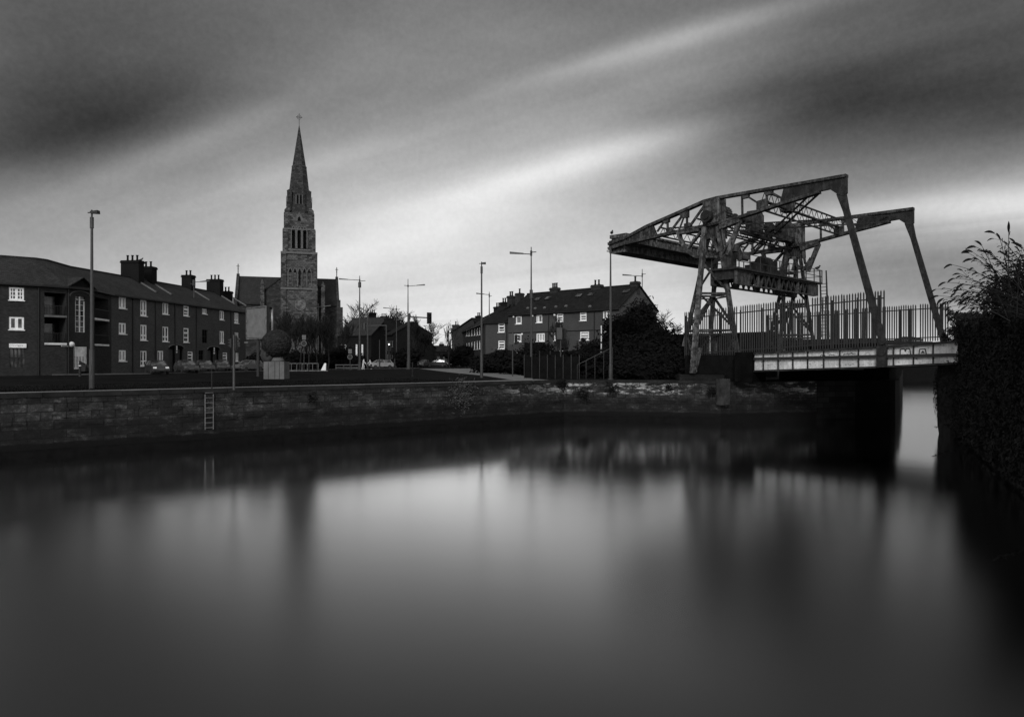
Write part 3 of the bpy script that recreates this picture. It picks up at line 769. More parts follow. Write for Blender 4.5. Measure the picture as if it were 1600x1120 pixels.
jp.build('joint_post', 'steel_d', br)
dk = MB()
for L, (x0, x1) in ((Bm1, (1172, 1374)), (Bm2, (1391, 1500))):
    a = NP(x0, L[0][1]-5)-N_*.3; b = NP(x1, L[-1][1]-5)-N_*.3
    dk.hexa([a, b, b+OFF, a+OFF, a+UP*.3, b+UP*.3, b+OFF+UP*.3, a+OFF+UP*.3])
    for i in range(7):
        p = a+(b-a)*(i/6.0); dk.bar(p-UP*.02, p+OFF-UP*.02, .25, .35)
dk.build('deck', 'steel_d', br)
# graffiti outlines on the right-hand panels
def stroke(pix, w=.05, closed=False):
    gm = MB()
    pp = [NP(*a)-N_*.515 for a in pix]
    if closed: pp.append(pp[0])
    for a, b in zip(pp[:-1], pp[1:]): gm.bar(a, b, w, .012, up=N_)
    gm.build('graffiti', 'dark', fg_)
stroke([(1410.5, 555.5), (1410.5, 546), (1417.5, 545), (1418.5, 549.5), (1420, 545), (1425.5, 545), (1427, 555)], .06)
stroke([(1417, 555.5), (1417.3, 553.5), (1418.2, 555.3)], .05); stroke([(1421, 555), (1421.6, 553), (1422.6, 555)], .05)
stroke([(1439.5, 554.2), (1441, 545.4), (1449.5, 545), (1451.3, 553.7)], .06, True)
stroke([(1443.6, 552), (1445.5, 548.2), (1447.8, 551.8)], .06); stroke([(1444, 551), (1447.3, 550.8)], .05)
for x0, n in ((1286, 5), (1300, 5), (1322, 6), (1333, 5)):
    y0 = 556-(x0-1286)*.06
    stroke([(x0+i*2.1, y0-(1.8 if i % 2 else 0)+random.uniform(-.8, .8)) for i in range(n)], .035)
# pier block at the landward end of the leaf
pb = MB(); p0 = NP(1157, 600)-N_*.9; p1 = NP(1184, 600)-N_*.9
p0.z = p1.z = 0
k = [p0, p1, p1+N_*2.2, p0+N_*2.2]; pb.hexa([zc(a, 0) for a in k]+[zc(a, 2.16) for a in k])
pb.build('pier_block', 'abut' if 'abut' in M else 'brick_dark', label='dark weathered concrete pier where the bridge leaf lands', cat='pier')
# approach: embankment retaining wall to the left of the pier and parapet on the far side
e = MB(); a = NP(1072, 600)-N_*.2; b = NP(1160, 600)-N_*.2
wallstrip([zc(a, 0), zc(b, 0)], 0, EYE+.25, e, .5); e.build('approach_wall', 'near_black', label='dark brick retaining wall behind the near tower legs', cat='wall')
a = NP(1030, 600)-N_*.2; r0 = zc(a+U_*14, 0)
sheet('bridge_approach_road', None, 0, 'asphalt', [zc(NP(1072, 600), 2.0), zc(NP(1145, 600), 2.15), zc(NP(1145, 600)+OFF, 2.15), zc(NP(1072, 600)+OFF, 2.0)])
def FPx(px, py): return onplane(px, py, TIP+OFF, N_)
e = MB(); wallstrip([zc(FPx(1045, 600)+N_*.8, 0), zc(FPx(1206, 600)+N_*.8, 0)], 0, EYE+2.55, e, .4).build('far_parapet', 'near_black', label='dark solid parapet behind the palisade left of the far tower', cat='wall')
e = MB(); wallstrip([zc(FPx(1206, 600)+N_*.9, 0), zc(FPx(1376, 600)+N_*.9, 0)], 1.0, EYE+1.75, e, .3).build('far_parapet', 'near_black', label='lower dark parapet across the bridge behind both palisade fences', cat='wall')

# palisade fences
def fence(name, pl, x0, x1, yb, yt, sp, posts, label, th=.05, o=0.0):
    a0, a1 = pl(x0, yt[0]), pl(x1, yt[1]); b0, b1 = pl(x0, yb[0]), pl(x1, yb[1])
    a0, a1, b0, b1 = [q+N_*o for q in (a0, a1, b0, b1)]
    L = V((a1.x-a0.x, a1.y-a0.y, 0)).length; n = int(L/sp)
    r = empty(name, zc((b0+b1)/2, min(b0.z, b1.z)), label, 'fence', 'palisade fences on the bridge')
    d = V((a1.x-a0.x, a1.y-a0.y, 0)).normalized()
    m = MB()
    for i in range(n+1):
        t = i/n; p = b0+(b1-b0)*t; q = a0+(a1-a0)*t
        q = q+UP*random.uniform(-.03, .03)+d*random.uniform(-.015, .015)
        if random.random() < .02: continue
        w = .046
        k = zc(q, q.z-.13)
        c = [p-d*w, p+d*w, p+d*w+N_*th*.4, p-d*w+N_*th*.4, k-d*w, k+d*w, k+d*w+N_*th*.4, k-d*w+N_*th*.4]
        m.hexa(c)
        m.add([c[4], c[5], c[6], c[7], q+N_*th*.2], [(0, 1, 4), (1, 2, 4), (2, 3, 4), (3, 0, 4)])
    m.build('pales', 'galv_dark', r)
    for h in (.12, .80) if True else ():
        p = b0+(a0-b0)*(h if h > .5 else .10); q = b1+(a1-b1)*(h if h > .5 else .10)
        MB().bar(p+N_*.06+UP*(.18 if h > .5 else 0), q+N_*.06+UP*(.18 if h > .5 else 0), .05, .08).build('rail', 'galv_dark', r)
    for x, w in posts:
        t = (pl(x, 500)+N_*o-zc(b0, 0)); t = V((t.x, t.y, 0)).length/L
        p = b0+(b1-b0)*t; q = a0+(a1-a0)*t-UP*.35
        MB().bar(p+N_*.12, q+N_*.12, w, .12, up=N_).build('post', 'galv_dark', r)
    return r
fence('palisade_fence', NP, 1070, 1381, (560, 541), (486.5, 452), .175, [(1071, .1), (1124, .16), (1156, .08), (1189, .12), (1237, .08), (1300, .16), (1318, .1), (1339, .08), (1373, .14)], 'tall near palisade fence of pointed steel pales, behind the near tower')
fence('palisade_fence', FPx, 1199, 1481, (542, 532), (491, 471.5), .175, [(1212, .1), (1247, .1), (1280, .22), (1302, .25), (1308, .25), (1319, .18), (1337, .28), (1348, .2), (1364, .16), (1406, .22), (1422, .2), (1470, .16)], 'far palisade fence running to the second tie rod on the right')
# ------------------------------------------------------------------ buildings
class Facade:
    """a vertical wall from A (left as seen) to B (right), with openings measured from the photo"""
    def __init__(s, A, B, z1, z0=0.0):
        s.A = zc(V(A), 0); s.B = zc(V(B), 0); s.z0 = z0; s.z1 = z1
        s.L = (s.B-s.A).length; s.t = (s.B-s.A).normalized(); s.n = V((s.t.y, -s.t.x, 0)); s.ops = []
    def uz(s, px, py):
        p = onplane(px, py, s.A, s.n); return (p-s.A).dot(s.t), p.z
    def pt(s, u, z, o=0.0): return s.A+s.t*u+UP*z+s.n*o
    def rect(s, x0, y0, x1, y1):
        xm = (x0+x1)/2; ym = (y0+y1)/2
        u0, _ = s.uz(x0, ym); u1, _ = s.uz(x1, ym); _, za = s.uz(xm, y1); _, zb = s.uz(xm, y0)
        return [u0, za, u1, zb]
    def cut(s, r): s.ops.append(r); return r
    def wall(s, mb, depth=.22):
        us = sorted({0.0, s.L}|{min(max(r[k], 0), s.L) for r in s.ops for k in (0, 2)})
        zs = sorted({s.z0, s.z1}|{min(max(r[k], s.z0), s.z1) for r in s.ops for k in (1, 3)})
        for a, b in zip(us[:-1], us[1:]):
            for c, d in zip(zs[:-1], zs[1:]):
                um, zm = (a+b)/2, (c+d)/2
                if any(r[0] < um < r[2] and r[1] < zm < r[3] for r in s.ops): continue
                mb.quad(s.pt(a, c), s.pt(b, c), s.pt(b, d), s.pt(a, d))
        for r in s.ops:
            a, c, b, d = r
            for p, q in (((a, c), (b, c)), ((b, c), (b, d)), ((b, d), (a, d)), ((a, d), (a, c))):
                mb.quad(s.pt(p[0], p[1]), s.pt(p[0], p[1], -depth), s.pt(q[0], q[1], -depth), s.pt(q[0], q[1]))
        return mb
    def bar(s, mb, u0, z0, u1, z1, w, d=.06, o=0.0):
        mb.bar(s.pt(u0, z0, o), s.pt(u1, z1, o), w, d, up=s.n); return mb
    def window(s, parent, px, style='two', fw=.10, lit=True):
        a, c, b, d = s.cut(s.rect(*px)); o = -.08
        m = MB()
        if style != 'dark':
            h = fw/2
            s.bar(m, a, c+h, b, c+h, fw, .07, o); s.bar(m, a, d-h, b, d-h, fw, .07, o)
            s.bar(m, a+h, c+fw, a+h, d-fw, fw, .07, o); s.bar(m, b-h, c+fw, b-h, d-fw, fw, .07, o)
            um = (a+b)/2; k = .66
            if style in ('two', 'tall', 'six'): s.bar(m, um, c+fw, um, d-fw, fw*1.5, .06, o)
            if style == 'tall': s.bar(m, a+fw, c+(d-c)*.32, b-fw, c+(d-c)*.32, fw*1.1, .065, o)
            if style == 'hbar':
                s.bar(m, a+fw, c+(d-c)*.66, b-fw, c+(d-c)*.66, fw*1.4, .065, o); s.bar(m, a+fw, c+(d-c)*.33, b-fw, c+(d-c)*.33, fw*.8, .065, o)
            if style == 'off': s.bar(m, a+(b-a)*.36, c+fw, a+(b-a)*.36, d-fw, fw*1.4, .06, o)
            if style == 'three':
                for q in (.36, .66): s.bar(m, a+(b-a)*q, c+fw, a+(b-a)*q, d-fw, fw*1.3, .06, o)
            if style == 'six':
                for q in (.36, .66): s.bar(m, a+fw, c+(d-c)*q, b-fw, c+(d-c)*q, fw*.5, .05, o)
                for q in (.25, .75): s.bar(m, a+(b-a)*q, c+fw, a+(b-a)*q, d-fw, fw*.5, .05, o)
            m.bar(s.pt(a-.08, c-.05, .03), s.pt(b+.08, c-.05, .03), .2, .08)
        else:
            s.bar(m, a, (c+d)/2, b, (c+d)/2, fw*.6, .05, o); s.bar(m, (a+b)/2, c, (a+b)/2, d, fw*.6, .05, o)
        w = m.build('window', 'white' if style != 'dark' else 'dark', parent)
        MB().quad(s.pt(a, c, -.13), s.pt(b, c, -.13), s.pt(b, d, -.13), s.pt(a, d, -.13)).build('pane', random.choice(['glass', 'glass', 'glass', 'blind', 'blind2']) if style != 'dark' else 'near_black', w)
        return w
def chimney(mb_name, parent, c, w, l, h, rz, pots, mat='brick_dark', above=0):
    m = MB(); c = V(c)
    m.box(c+UP*(h/2-.6), (w, l, h+1.2), rz); m.box(c+UP*(h-.16), (w+.16, l+.16, .2), rz); m.box(c+UP*(h+.02), (w+.06, l+.06, .12), rz)
    o = m.build('chimney', mat, parent)
    ax = V((math.cos(rz), math.sin(rz), 0))
    for i in range(pots):
        p = c+ax*((i-(pots-1)/2)*w/max(pots, 1)*.8)+UP*(h+.06)
        MB().lathe(p, [(.16, 0), (.15, .12), (.12, .2), (.12, .62), (.17, .66), (.17, .74)], 10).build('chimney_pot', 'brick_dark', o)
    return o
def downpipe(fc, parent, px, z1=None):
    u, _ = fc.uz(px, 520); m = MB()
    m.cyl(fc.pt(u, 0, .08), fc.pt(u, z1 or fc.z1, .08), .07, n=8); m.box(fc.pt(u, (z1 or fc.z1)-.15, .1), (.25, .25, .25))
    m.build('downpipe', 'dark', parent)

# --- curved apartment block, left
EZ = 9.05
def ev(px, py): p = P(px, py, 7.35*F/(560-py)); return V((p.x, p.y, 0))
ap = empty('apartment_block', ev(62, 444), 'curved brick apartment block with recessed balconies and a white barred gate, far left', 'building')
W0, W1, W2, W3, W4, W5 = ev(-60, 437.5), ev(0, 441), ev(64, 444.5), ev(104, 447.4), ev(146, 452.3), ev(174, 459)
roofback = []
f0 = Facade(W0, W2, EZ); f2 = Facade(W3, W4, EZ)
f0.window(ap, (14, 449, 37.5, 469), 'six', .15); f0.window(ap, (14, 495, 37.5, 515), 'two', .17)
f0.window(ap, (-34, 449, -12, 469), 'six', .15); f0.window(ap, (-34, 495, -12, 515), 'two', .15)
sw = f0.cut(f0.rect(15, 544, 39, 574)); m = MB()
for k in range(5): f0.bar(m, sw[0]+(sw[2]-sw[0])*k/4, sw[1], sw[0]+(sw[2]-sw[0])*k/4, sw[3], .08, .06, -.1)
for k in range(3): f0.bar(m, sw[0], sw[1]+(sw[3]-sw[1])*k/2, sw[2], sw[1]+(sw[3]-sw[1])*k/2, .08, .065, -.1)
w = m.build('shop_window', 'galv_dark', ap)
MB().quad(*[f0.pt(a, b, -.15) for a, b in ((sw[0], sw[1]), (sw[2], sw[1]), (sw[2], sw[3]), (sw[0], sw[3]))]).build('pane', 'glass', w)
r = f0.rect(14, 536.8, 41, 543.2); sg = MB(); sg.prism([f0.pt(r[0], r[1], .03), f0.pt(r[2], r[1], .03), f0.pt(r[2], r[3], .03), f0.pt(r[0], r[3], .03)], f0.n*.12)
sg = sg.build('shop_sign', 'white', ap)
m = MB(); um = (r[0]+r[2])/2; zm = (r[1]+r[3])/2
for i in range(6): f0.bar(m, um-.4+i*.15, zm+random.uniform(-.05, .02), um-.34+i*.15, zm+random.uniform(-.02, .06), .04, .02, .165)
m.build('sign_lettering', 'galv', sg)
m = MB(); f0.wall(m); m.build('wall', 'brick', ap)
for px in (-4, 60): downpipe(f0, ap, px)
# recessed balcony bays
for A, B, tag_ in ((W2, W3, 0), (W4, W5, 1)):
    f = Facade(A, B, EZ); m = MB(); dep = 1.9
    a, b = (f.uz(66, 500)[0], f.L) if tag_ == 0 else (.25, f.L-.9)
    a = max(a, .3)
    zt = EZ-.75; zg = 3.05
    f.cut([a, zg+.2, b-.05, zt]); f.wall(m, dep); m.build('wall', 'brick', ap)
    MB().quad(f.pt(a, zg, -dep), f.pt(b, zg, -dep), f.pt(b, zt, -dep), f.pt(a, zt, -dep)).build('balcony_back_wall', 'near_black', ap)
    for zz_ in (zg+.12, 5.95):
        bl = MB().hexa([f.pt(a, zz_-.1, -dep+.01), f.pt(b, zz_-.1, -dep+.01), f.pt(b, zz_-.1, .1), f.pt(a, zz_-.1, .1), f.pt(a, zz_+.1, -dep+.01), f.pt(b, zz_+.1, -dep+.01), f.pt(b, zz_+.1, .1), f.pt(a, zz_+.1, .1)])
        bl = bl.build('balcony', 'offwhite' if zz_ < 4 or tag_ else 'concrete', ap)
        m = MB(); n = 14
        for i in range(n+1): f.bar(m, a+(b-a)*i/n, zz_+.1, a+(b-a)*i/n, zz_+1.05, .03, .03, .05)
        f.bar(m, a, zz_+1.07, b, zz_+1.07, .06, .05, .05); m.build('railing', 'dark', bl)
        m = MB(); um = a+(b-a)*.5
        f.bar(m, um, zz_+.12, um, zz_+2.1, 1.1, .05, -dep+.05); m.build('balcony_door', 'glass', bl)
# entrance bay: tall stair window, arch, barred white gate
f2.cut(f2.rect(117.5, 463, 133, 519)); r = f2.ops[-1]; m = MB()
for k in (0.04, .5, .96): f2.bar(m, r[0]+(r[2]-r[0])*k, r[1], r[0]+(r[2]-r[0])*k, r[3]-(0 if k == .5 else .5), .13, .07, -.1)
for k in range(7): f2.bar(m, r[0], r[1]+(r[3]-r[1])*k/6.6, r[2], r[1]+(r[3]-r[1])*k/6.6, .05, .05, -.1)
w = m.build('stair_window', 'offwhite', ap)
MB().quad(*[f2.pt(a, b, -.17) for a, b in ((r[0], r[1]), (r[2], r[1]), (r[2], r[3]), (r[0], r[3]))]).build('pane', 'glass', w)
r = f2.cut(f2.rect(115.5, 541, 135.5, 577)); m = MB()
um = (r[0]+r[2])/2
MB().prism([f2.pt(r[0]+.25, r[1]+1.35, -.12), f2.pt(r[2]-.25, r[1]+1.35, -.12), f2.pt(r[2]-.25, r[3]-.15, -.12), f2.pt(r[0]+.25, r[3]-.15, -.12)], f2.n*-.05).build('gate_panel', 'white', ap)
MB().quad(*[f2.pt(a, b, -.5) for a, b in ((r[0]-.2, r[1]), (r[2]+.2, r[1]), (r[2]+.2, r[3]+.2), (r[0]-.2, r[3]+.2))]).build('doorway_back', 'near_black', ap)
for k in range(9):
    x = r[0]+.05+(r[2]-r[0]-.10)*k/8; f2.bar(m, x, r[1]+.02, x, r[3]-.05, .06, .05, -.06)
f2.bar(m, r[0], r[1]+.1, r[2], r[1]+.1, .1, .05, -.06); f2.bar(m, r[0], r[3]-.1, r[2], r[3]-.1, .08, .05, -.06)
m.build('barred_gate', 'white', ap)
m = MB(); n = 12; uc = f2.L*.5; R = f2.L*.40
pts = [f2.pt(uc+R*math.cos(math.pi*i/n), EZ-.95+.62*math.sin(math.pi*i/n), .05) for i in range(n+1)]
for a, b in zip(pts[:-1], pts[1:]): m.bar(a, b, .08, .1)
m.build('arch_moulding', 'concrete', ap)
m = MB(); pk = f2.pt(f2.L/2, EZ+.9, .1); m.prism([f2.pt(.1, EZ-.1, .1), f2.pt(f2.L-.1, EZ-.1, .1), pk], f2.n*-.4); m.build('pediment', 'brick_dark', ap)
m = MB(); bk = f2.n*-3.2; e = .35
for a in (-.15, f2.L+.15):
    m.prism([f2.pt(a, EZ-.12, e), pk+f2.n*e+UP*.12, pk+bk+UP*.12, f2.pt(a, EZ-.12, e)+bk*.2], UP*.1)
m.build('pediment_roof', 'slate', ap)
for px, py in ((110, 538),):
    u, z = f2.uz(px, py); MB().ball(f2.pt(u, z, .15), .28, 10, 8).build('globe_lamp', 'offwhite', ap)
u, z = f2.uz(99, 538)
MB().box(f2.pt(f2.uz(106, 530)[0], 2.95, .06), (1.6, .1, .05), math.atan2(f2.t.y, f2.t.x)).build('ledge', 'offwhite', ap)
m = MB(); f2.wall(m, .5); m.build('wall', 'brick', ap)
for px in (106, 145): downpipe(f2, ap, px)

# --- long terrace
Tend = ev(384, 487.2)
te = empty('brick_terrace', W5, 'long three-storey brick terrace with white windows and chimney stacks, running away on the left', 'building')
ft = Facade(W5, Tend, EZ)
zx = lambda x: 180+x/4.87
zy = lambda y: 390+y/4.87
W = lambda x0, y0, x1, y1, st, fw=.13: ft.window(te, (zx(x0), zy(y0), zx(x1), zy(y1)), st, fw)
for a in ((28, 362, 82, 448, 'two', .17), (192, 385, 240, 505, 'tall', .16), (360, 405, 405, 492, 'two'), (520, 428, 560, 505, 'hbar', .16), (662, 450, 697, 490, 'two'), (795, 465, 828, 535, 'two', .17), (906, 482, 938, 560, 'tall'),
          (28, 558, 82, 642, 'two', .17), (192, 572, 240, 690, 'tall', .16), (360, 587, 405, 700, 'tall'), (520, 597, 560, 705, 'hbar', .16), (662, 610, 702, 710, 'dark'), (795, 620, 828, 715, 'two', .17), (910, 630, 938, 718, 'two'),
          (28, 765, 82, 848, 'two', .15), (192, 770, 240, 885, 'tall'), (322, 770, 366, 862, 'two'), (552, 775, 590, 850, 'hbar'), (635, 767, 672, 840, 'dark'), (818, 782, 852, 850, 'hbar'), (915, 785, 938, 850, 'two')):
    W(*a)
for c, w_, t_, wht in ((462, 56, 726, True), (748, 46, 737, True)):
    r = ft.rect(zx(c-w_), zy(t_+22), zx(c+w_), zy(905)); r[1] = .02; ft.cut(r); a, _, b, d = r; um = (a+b)/2
    MB().quad(ft.pt(a, 0, -.35), ft.pt(b, 0, -.35), ft.pt(b, d, -.35), ft.pt(a, d, -.35)).build('porch_back', 'near_black', te)
    m = MB(); n = 14; pp = [(um+(b-a)/2*math.cos(math.pi*i/n)*1.03, d+.45*math.sin(math.pi*i/n)) for i in range(n+1)]
    for p, q in zip(pp[:-1], pp[1:]): ft.bar(m, p[0], p[1], q[0], q[1], .09, .14, .04)
    m.build('porch_arch', 'concrete', te)
    m = MB(); m.prism([ft.pt(x, z, .02) for x, z in pp], ft.n*-.03); m.build('tympanum', 'near_black', te)
    m = MB(); ft.bar(m, um, d-.35, um, d+.28, .22, .03, .1); m.box(ft.pt(um, d-.55, .1), (.16, .1, .16)); m.build('house_number_sign', 'offwhite', te)
    m = MB(); ft.bar(m, um-.8, .05, um-.8, d-.15, .9, .05, -.3); ft.bar(m, um+.8, .05, um+.8, d-.15, .9, .05, -.3); m.build('door', 'galv', te)
m = MB(); ft.wall(m); m.build('wall', 'brick_t', te)
for x in (130, 303, 452, 615, 878): downpipe(ft, te, zx(x))
# roofs: eaves strip up to a ridge set back 5 m
def roofstrip(ev_, back, rise, over, parent, mat, full=None):
    n = len(ev_); E, R, Bk = [], [], []
    full = full or ev_
    for i in range(n):
        j = full.index(ev_[i]); a = full[max(0, j-1)]; b = full[min(len(full)-1, j+1)]; d = (b-a).normalized(); nn = V((-d.y, d.x, 0))
        E.append(zc(ev_[i]-nn*over, EZ-.05)); R.append(zc(ev_[i]+nn*back, EZ+rise)); Bk.append(zc(ev_[i]+nn*back*2, EZ-.05))
    m = MB(); th = UP*-.16
    for i in range(n-1):
        m.hexa([E[i]+th, E[i+1]+th, R[i+1]+th, R[i]+th, E[i], E[i+1], R[i+1], R[i]])
        m.hexa([R[i]+th, R[i+1]+th, Bk[i+1]+th, Bk[i]+th, R[i], R[i+1], Bk[i+1], Bk[i]])
    ro = m.build('roof', mat, parent)
    g = MB()
    for i in range(n-1): g.bar(E[i]+UP*-.1, E[i+1]+UP*-.1, .16, .14)
    g.build('gutter', 'dark', parent)
    g = MB()
    for i in range(n-1): g.bar(R[i]+UP*.05, R[i+1]+UP*.05, .25, .14)
    g.build('ridge_tiles', mat, ro)
    return ro, R
FULL = [W0, W1, W2, W3, W4, W5, Tend]
roA, RA = roofstrip([W0, W1, W2, W3, W4, W5], 5.0, 3.1, .35, ap, 'slate', FULL)
roT, RT = roofstrip([W5, Tend], 5.0, 3.1, .35, te, 'slate', FULL)
bt = MB(); nn = V((-ft.t.y, ft.t.x, 0))
bt.quad(zc(W5, 0), zc(W5+nn*10, 0), zc(W5+nn*10, EZ), zc(W5+nn*5, EZ+3), zc(W5, EZ)); bt.quad(zc(Tend, 0), zc(Tend, EZ), zc(Tend+nn*5, EZ+3), zc(Tend+nn*10, EZ), zc(Tend+nn*10, 0))
bt.quad(zc(W5+nn*10, 0), zc(Tend+nn*10, 0), zc(Tend+nn*10, EZ), zc(W5+nn*10, EZ)); bt.build('gable_wall', 'brick_dark', te)
rd = (RT[1]-RT[0]).normalized(); rzt = math.atan2(nn.y, nn.x)
def on_ridge(px):
    k = (px-800)/F; t = (k*RT[0].y-RT[0].x)/(rd.x-k*rd.y); return RT[0]+rd*t
for px, py, wpx, pots in ((207, 408.5, 30, 3), (232, 418, 20, 2), (294.5, 431, 16, 2), (336, 437.5, 22, 3), (355, 456, 13, 2)):
    c = on_ridge(px); h = (560-py)*c.y/F+EYE-c.z
    if px in (355,): c = c
    chimney('chimney', te, c, wpx*c.y/F*1.0, 1.1, h, rzt, pots)
    # stone party-wall coping running down the roof beneath the stack
    e = c-nn*5.2; e.z = EZ+.1; q = c-nn*1.0; q.z = c.z-.5
    MB().bar(e+(q-e)*.45, q, .28, .14).build('party_wall_coping', 'concrete', roT)

# --- right-hand brown-brick block of flats with gable
def house(name, A, B, zw, depth, rise, label, mat, group=None, over=.3, roofmat='slate_dark'):
    """A,B front eaves corners (left, right as seen)"""
    r = empty(name, zc(A, 0), label, 'building', group); f = Facade(A, B, zw); bk = -f.n*depth
    return r, f, bk
def finish_house(r, f, bk, rise, mat, over=.35, roofmat='slate_dark', cap=.0):
    m = MB(); f.wall(m); w = m.build('wall', mat, r)
    A0, B0 = f.pt(0, 0), f.pt(f.L, 0); A1, B1 = f.pt(0, f.z1), f.pt(f.L, f.z1)
    RA_, RB_ = A1+bk/2+UP*rise, B1+bk/2+UP*rise
    m = MB(); m.quad(B0, B0+bk, B1+bk, RB_, B1); m.quad(A0, A1, RA_, A1+bk, A0+bk); m.quad(A0+bk, A1+bk, B1+bk, B0+bk)
    m.build('gable_wall', mat, r)
    m = MB(); s = (RA_-A1).normalized(); s2 = (RA_-(A1+bk)).normalized(); e = f.t*.25; th = UP*.16
    E0, E1 = A1-s*over-e, B1-s*over+e; F0, F1 = A1+bk-s2*over-e, B1+bk-s2*over+e; R0, R1 = RA_-e, RB_+e
    m.hexa([E0, E1, R1, R0, E0+th, E1+th, R1+th, R0+th]); m.hexa([R0, R1, F1, F0, R0+th, R1+th, F1+th, F0+th])
    ro = m.build('roof', roofmat, r)
    g = MB().bar(E0+UP*-.02, E1+UP*-.02, .16, .14); g.build('gutter', 'dark', r)
    g = MB().bar(R0+th+UP*.04, R1+th+UP*.04, .28, .14); g.build('ridge_tiles', roofmat, ro)
    return ro, RA_, RB_, w
HA, HB = P(794, 490.4, 107), P(967, 479.6, 93); HA.z = HB.z = 0
hr, hf, hb = house('block_of_flats', HA, HB, 8.45, 9.2, 3.2, 'three-storey brick block of flats with skylights and an end gable, right of centre', 'brick_light')
hx = lambda x: 690+x/5.09
hy = lambda y: 400+y/5.09
kx = lambda x: 860+x/5.09
for a in ((hx(590), hy(478), hx(636), hy(540), 'one', .2), (hx(753), hy(468), hx(800), hy(530), 'off', .17), (hx(577), hy(619), hx(634), hy(683), 'off', .2), (hx(753), hy(614), hx(820), hy(678), 'three', .17), (hx(573), hy(768), hx(604), hy(826), 'one', .15),
          (kx(50), hy(458), kx(102), hy(524), 'hbar', .17), (kx(235), hy(447), kx(287), hy(514), 'hbar', .17), (kx(418), hy(433), kx(474), hy(503), 'two', .17),
          (kx(30), hy(608), kx(84), hy(674), 'two', .17), (kx(235), hy(600), kx(307), hy(668), 'hbar', .17), (kx(402), hy(596), kx(476), hy(662), 'three', .17),
          (kx(60), hy(752), kx(110), hy(800), 'two', .15), (kx(240), hy(750), kx(290), hy(800), 'two', .15)):
    hf.window(hr, a[:4], a[4], a[5])
for px in (hx(853), 929): downpipe(hf, hr, px)
ro, R0, R1, _ = finish_house(hr, hf, hb, 3.2, 'brick_light')
for px, py in ((hx(575), hy(483)), (hx(727), hy(475)), (hx(900), hy(468)), (hx(642), hy(620)), (hx(880), hy(618)), (kx(36), hy(468))):
    u, z = hf.uz(px, py); MB().box(hf.pt(u, z, .08), (.22, .16, .22)).build('vent_cover', 'white', hr)
u0, z0_ = hf.uz(hx(775), hy(721)); u1, _ = hf.uz(hx(852), hy(721)); m = MB(); hf.bar(m, u0, z0_, u1, z0_, .12, .5, .25); m.build('door_canopy', 'offwhite', hr)
m = MB(); z_ = (hf.z1)-.35; hf.bar(m, 0.1, z_, hf.L-.1, z_, .06, .05, .04); m.build('string_course', 'brick_dark', hr); m = MB(); hf.bar(m, 0.1, 5.55, hf.L-.1, 5.55, .08, .05, .03); m.build('string_course', 'brick_dark', hr)
sl = (R1-hf.pt(hf.L, hf.z1)); sl = V(sl)  # slope vector
rn = hf.t.cross(V((sl.x, sl.y, sl.z))).normalized()
def on_roof(px, py): return onplane(px, py, hf.pt(0, hf.z1)+UP*.16, rn)
sd = sl.normalized()
for px, py in ((hx(765), hy(346)), (hx(850), hy(338)), (kx(228), hy(317)), (kx(324), hy(309)), (kx(605), hy(283))):
    c = on_roof(px, py); m = MB().box(c+rn*.06, (1.1, .9, .12), ax=(hf.t, sd, rn)); w = m.build('skylight', 'dark', ro)
    MB().box(c+rn*.14, (.9, .7, .03), ax=(hf.t, sd, rn)).build('pane', 'glass', w)
for px, py in ((hx(686), hy(418)), (hx(745), hy(420)), (hx(820), hy(415)), (hx(910), hy(407)), (hx(990), hy(402)), (kx(125), hy(402)), (kx(44), hy(408)), (kx(315), hy(405))):
    c = on_roof(px, py); MB().box(c+rn*.08, (.35, .3, .18), ax=(hf.t, sd, rn)).build('roof_vent', 'concrete', ro)
rz = math.atan2(hf.t.y, hf.t.x)
def ridge_at(px, R0, R1):
    d = R1-R0; k = (px-800)/F; t = (k*R0.y-R0.x)/(d.x-k*d.y); return R0+d*t
for px, py, w_, p_, mt in ((867, 450.5, 1.4, 3, 'brick'), (933, 446, 1.6, 2, 'brick'), (1004.5, 441, 1.1, 1, 'brick')):
    c = ridge_at(px, R0, R1) if px < 1000 else R1-hf.t*.5; h = (560-py)*c.y/F+EYE-c.z
    chimney('c', hr, c, w_, .8, max(h, .5), rz, p_, mt)
c = R0+V((-1.6, 1.5, -1.2)); h = (560-458.8)*c.y/F+EYE-c.z
chimney('c', hr, P(812, 480, 111)*1.0, 1.0, 1.0, (560-459)*111/F+EYE-P(812, 480, 111).z, rz, 1, 'brick')
for px in (945, 718+0): pass
# lower attached block and the rows receding behind it
LA, LB = P(757, 502.5, 111), zc(HA, 0)-hf.t*.05-hf.n*.8; LA.z = 0
lr, lf, lb = house('lower_flats', LA, LB, 7.45, 8.5, 2.8, 'lower plain brick flats joined to the left end of the skylit block', 'brick_light')
for a in ((778.5, 505, 788.5, 519, 'hbar', .16), (778.5, 532, 788.5, 545, 'hbar', .16)): lf.window(lr, a[:4], a[4], a[5])
downpipe(lf, lr, 792); downpipe(lf, lr, 758)
_, q0, q1, _ = finish_house(lr, lf, lb, 2.6, 'brick_light')
chimney('c', lr, ridge_at(799, q0, q1), 1.1, .9, 1.6, rz, 2, 'brick')
HR2 = []
RA2, RB2 = P(721.5, 518, 152), P(756, 502.8, 112); RA2.z = RB2.z = 0
tr_, tf, tb = house('receding_flats', RA2, RB2, 7.4, 8.5, 2.8, 'row of flats with narrow pale windows receding left of the lower flats', 'brick')
for x in (200, 218, 240, 262, 283, 303):
    for ya, yb in ((598, 640), (700, 752)):
        k = (x-160)/170.; tf.window(tr_, (hx(x-4), hy(ya-18*k*2), hx(x+4), hy(yb-8*k*2)), 'one', .22)
_, q0, q1, _ = finish_house(tr_, tf, tb, 2.7, 'brick')
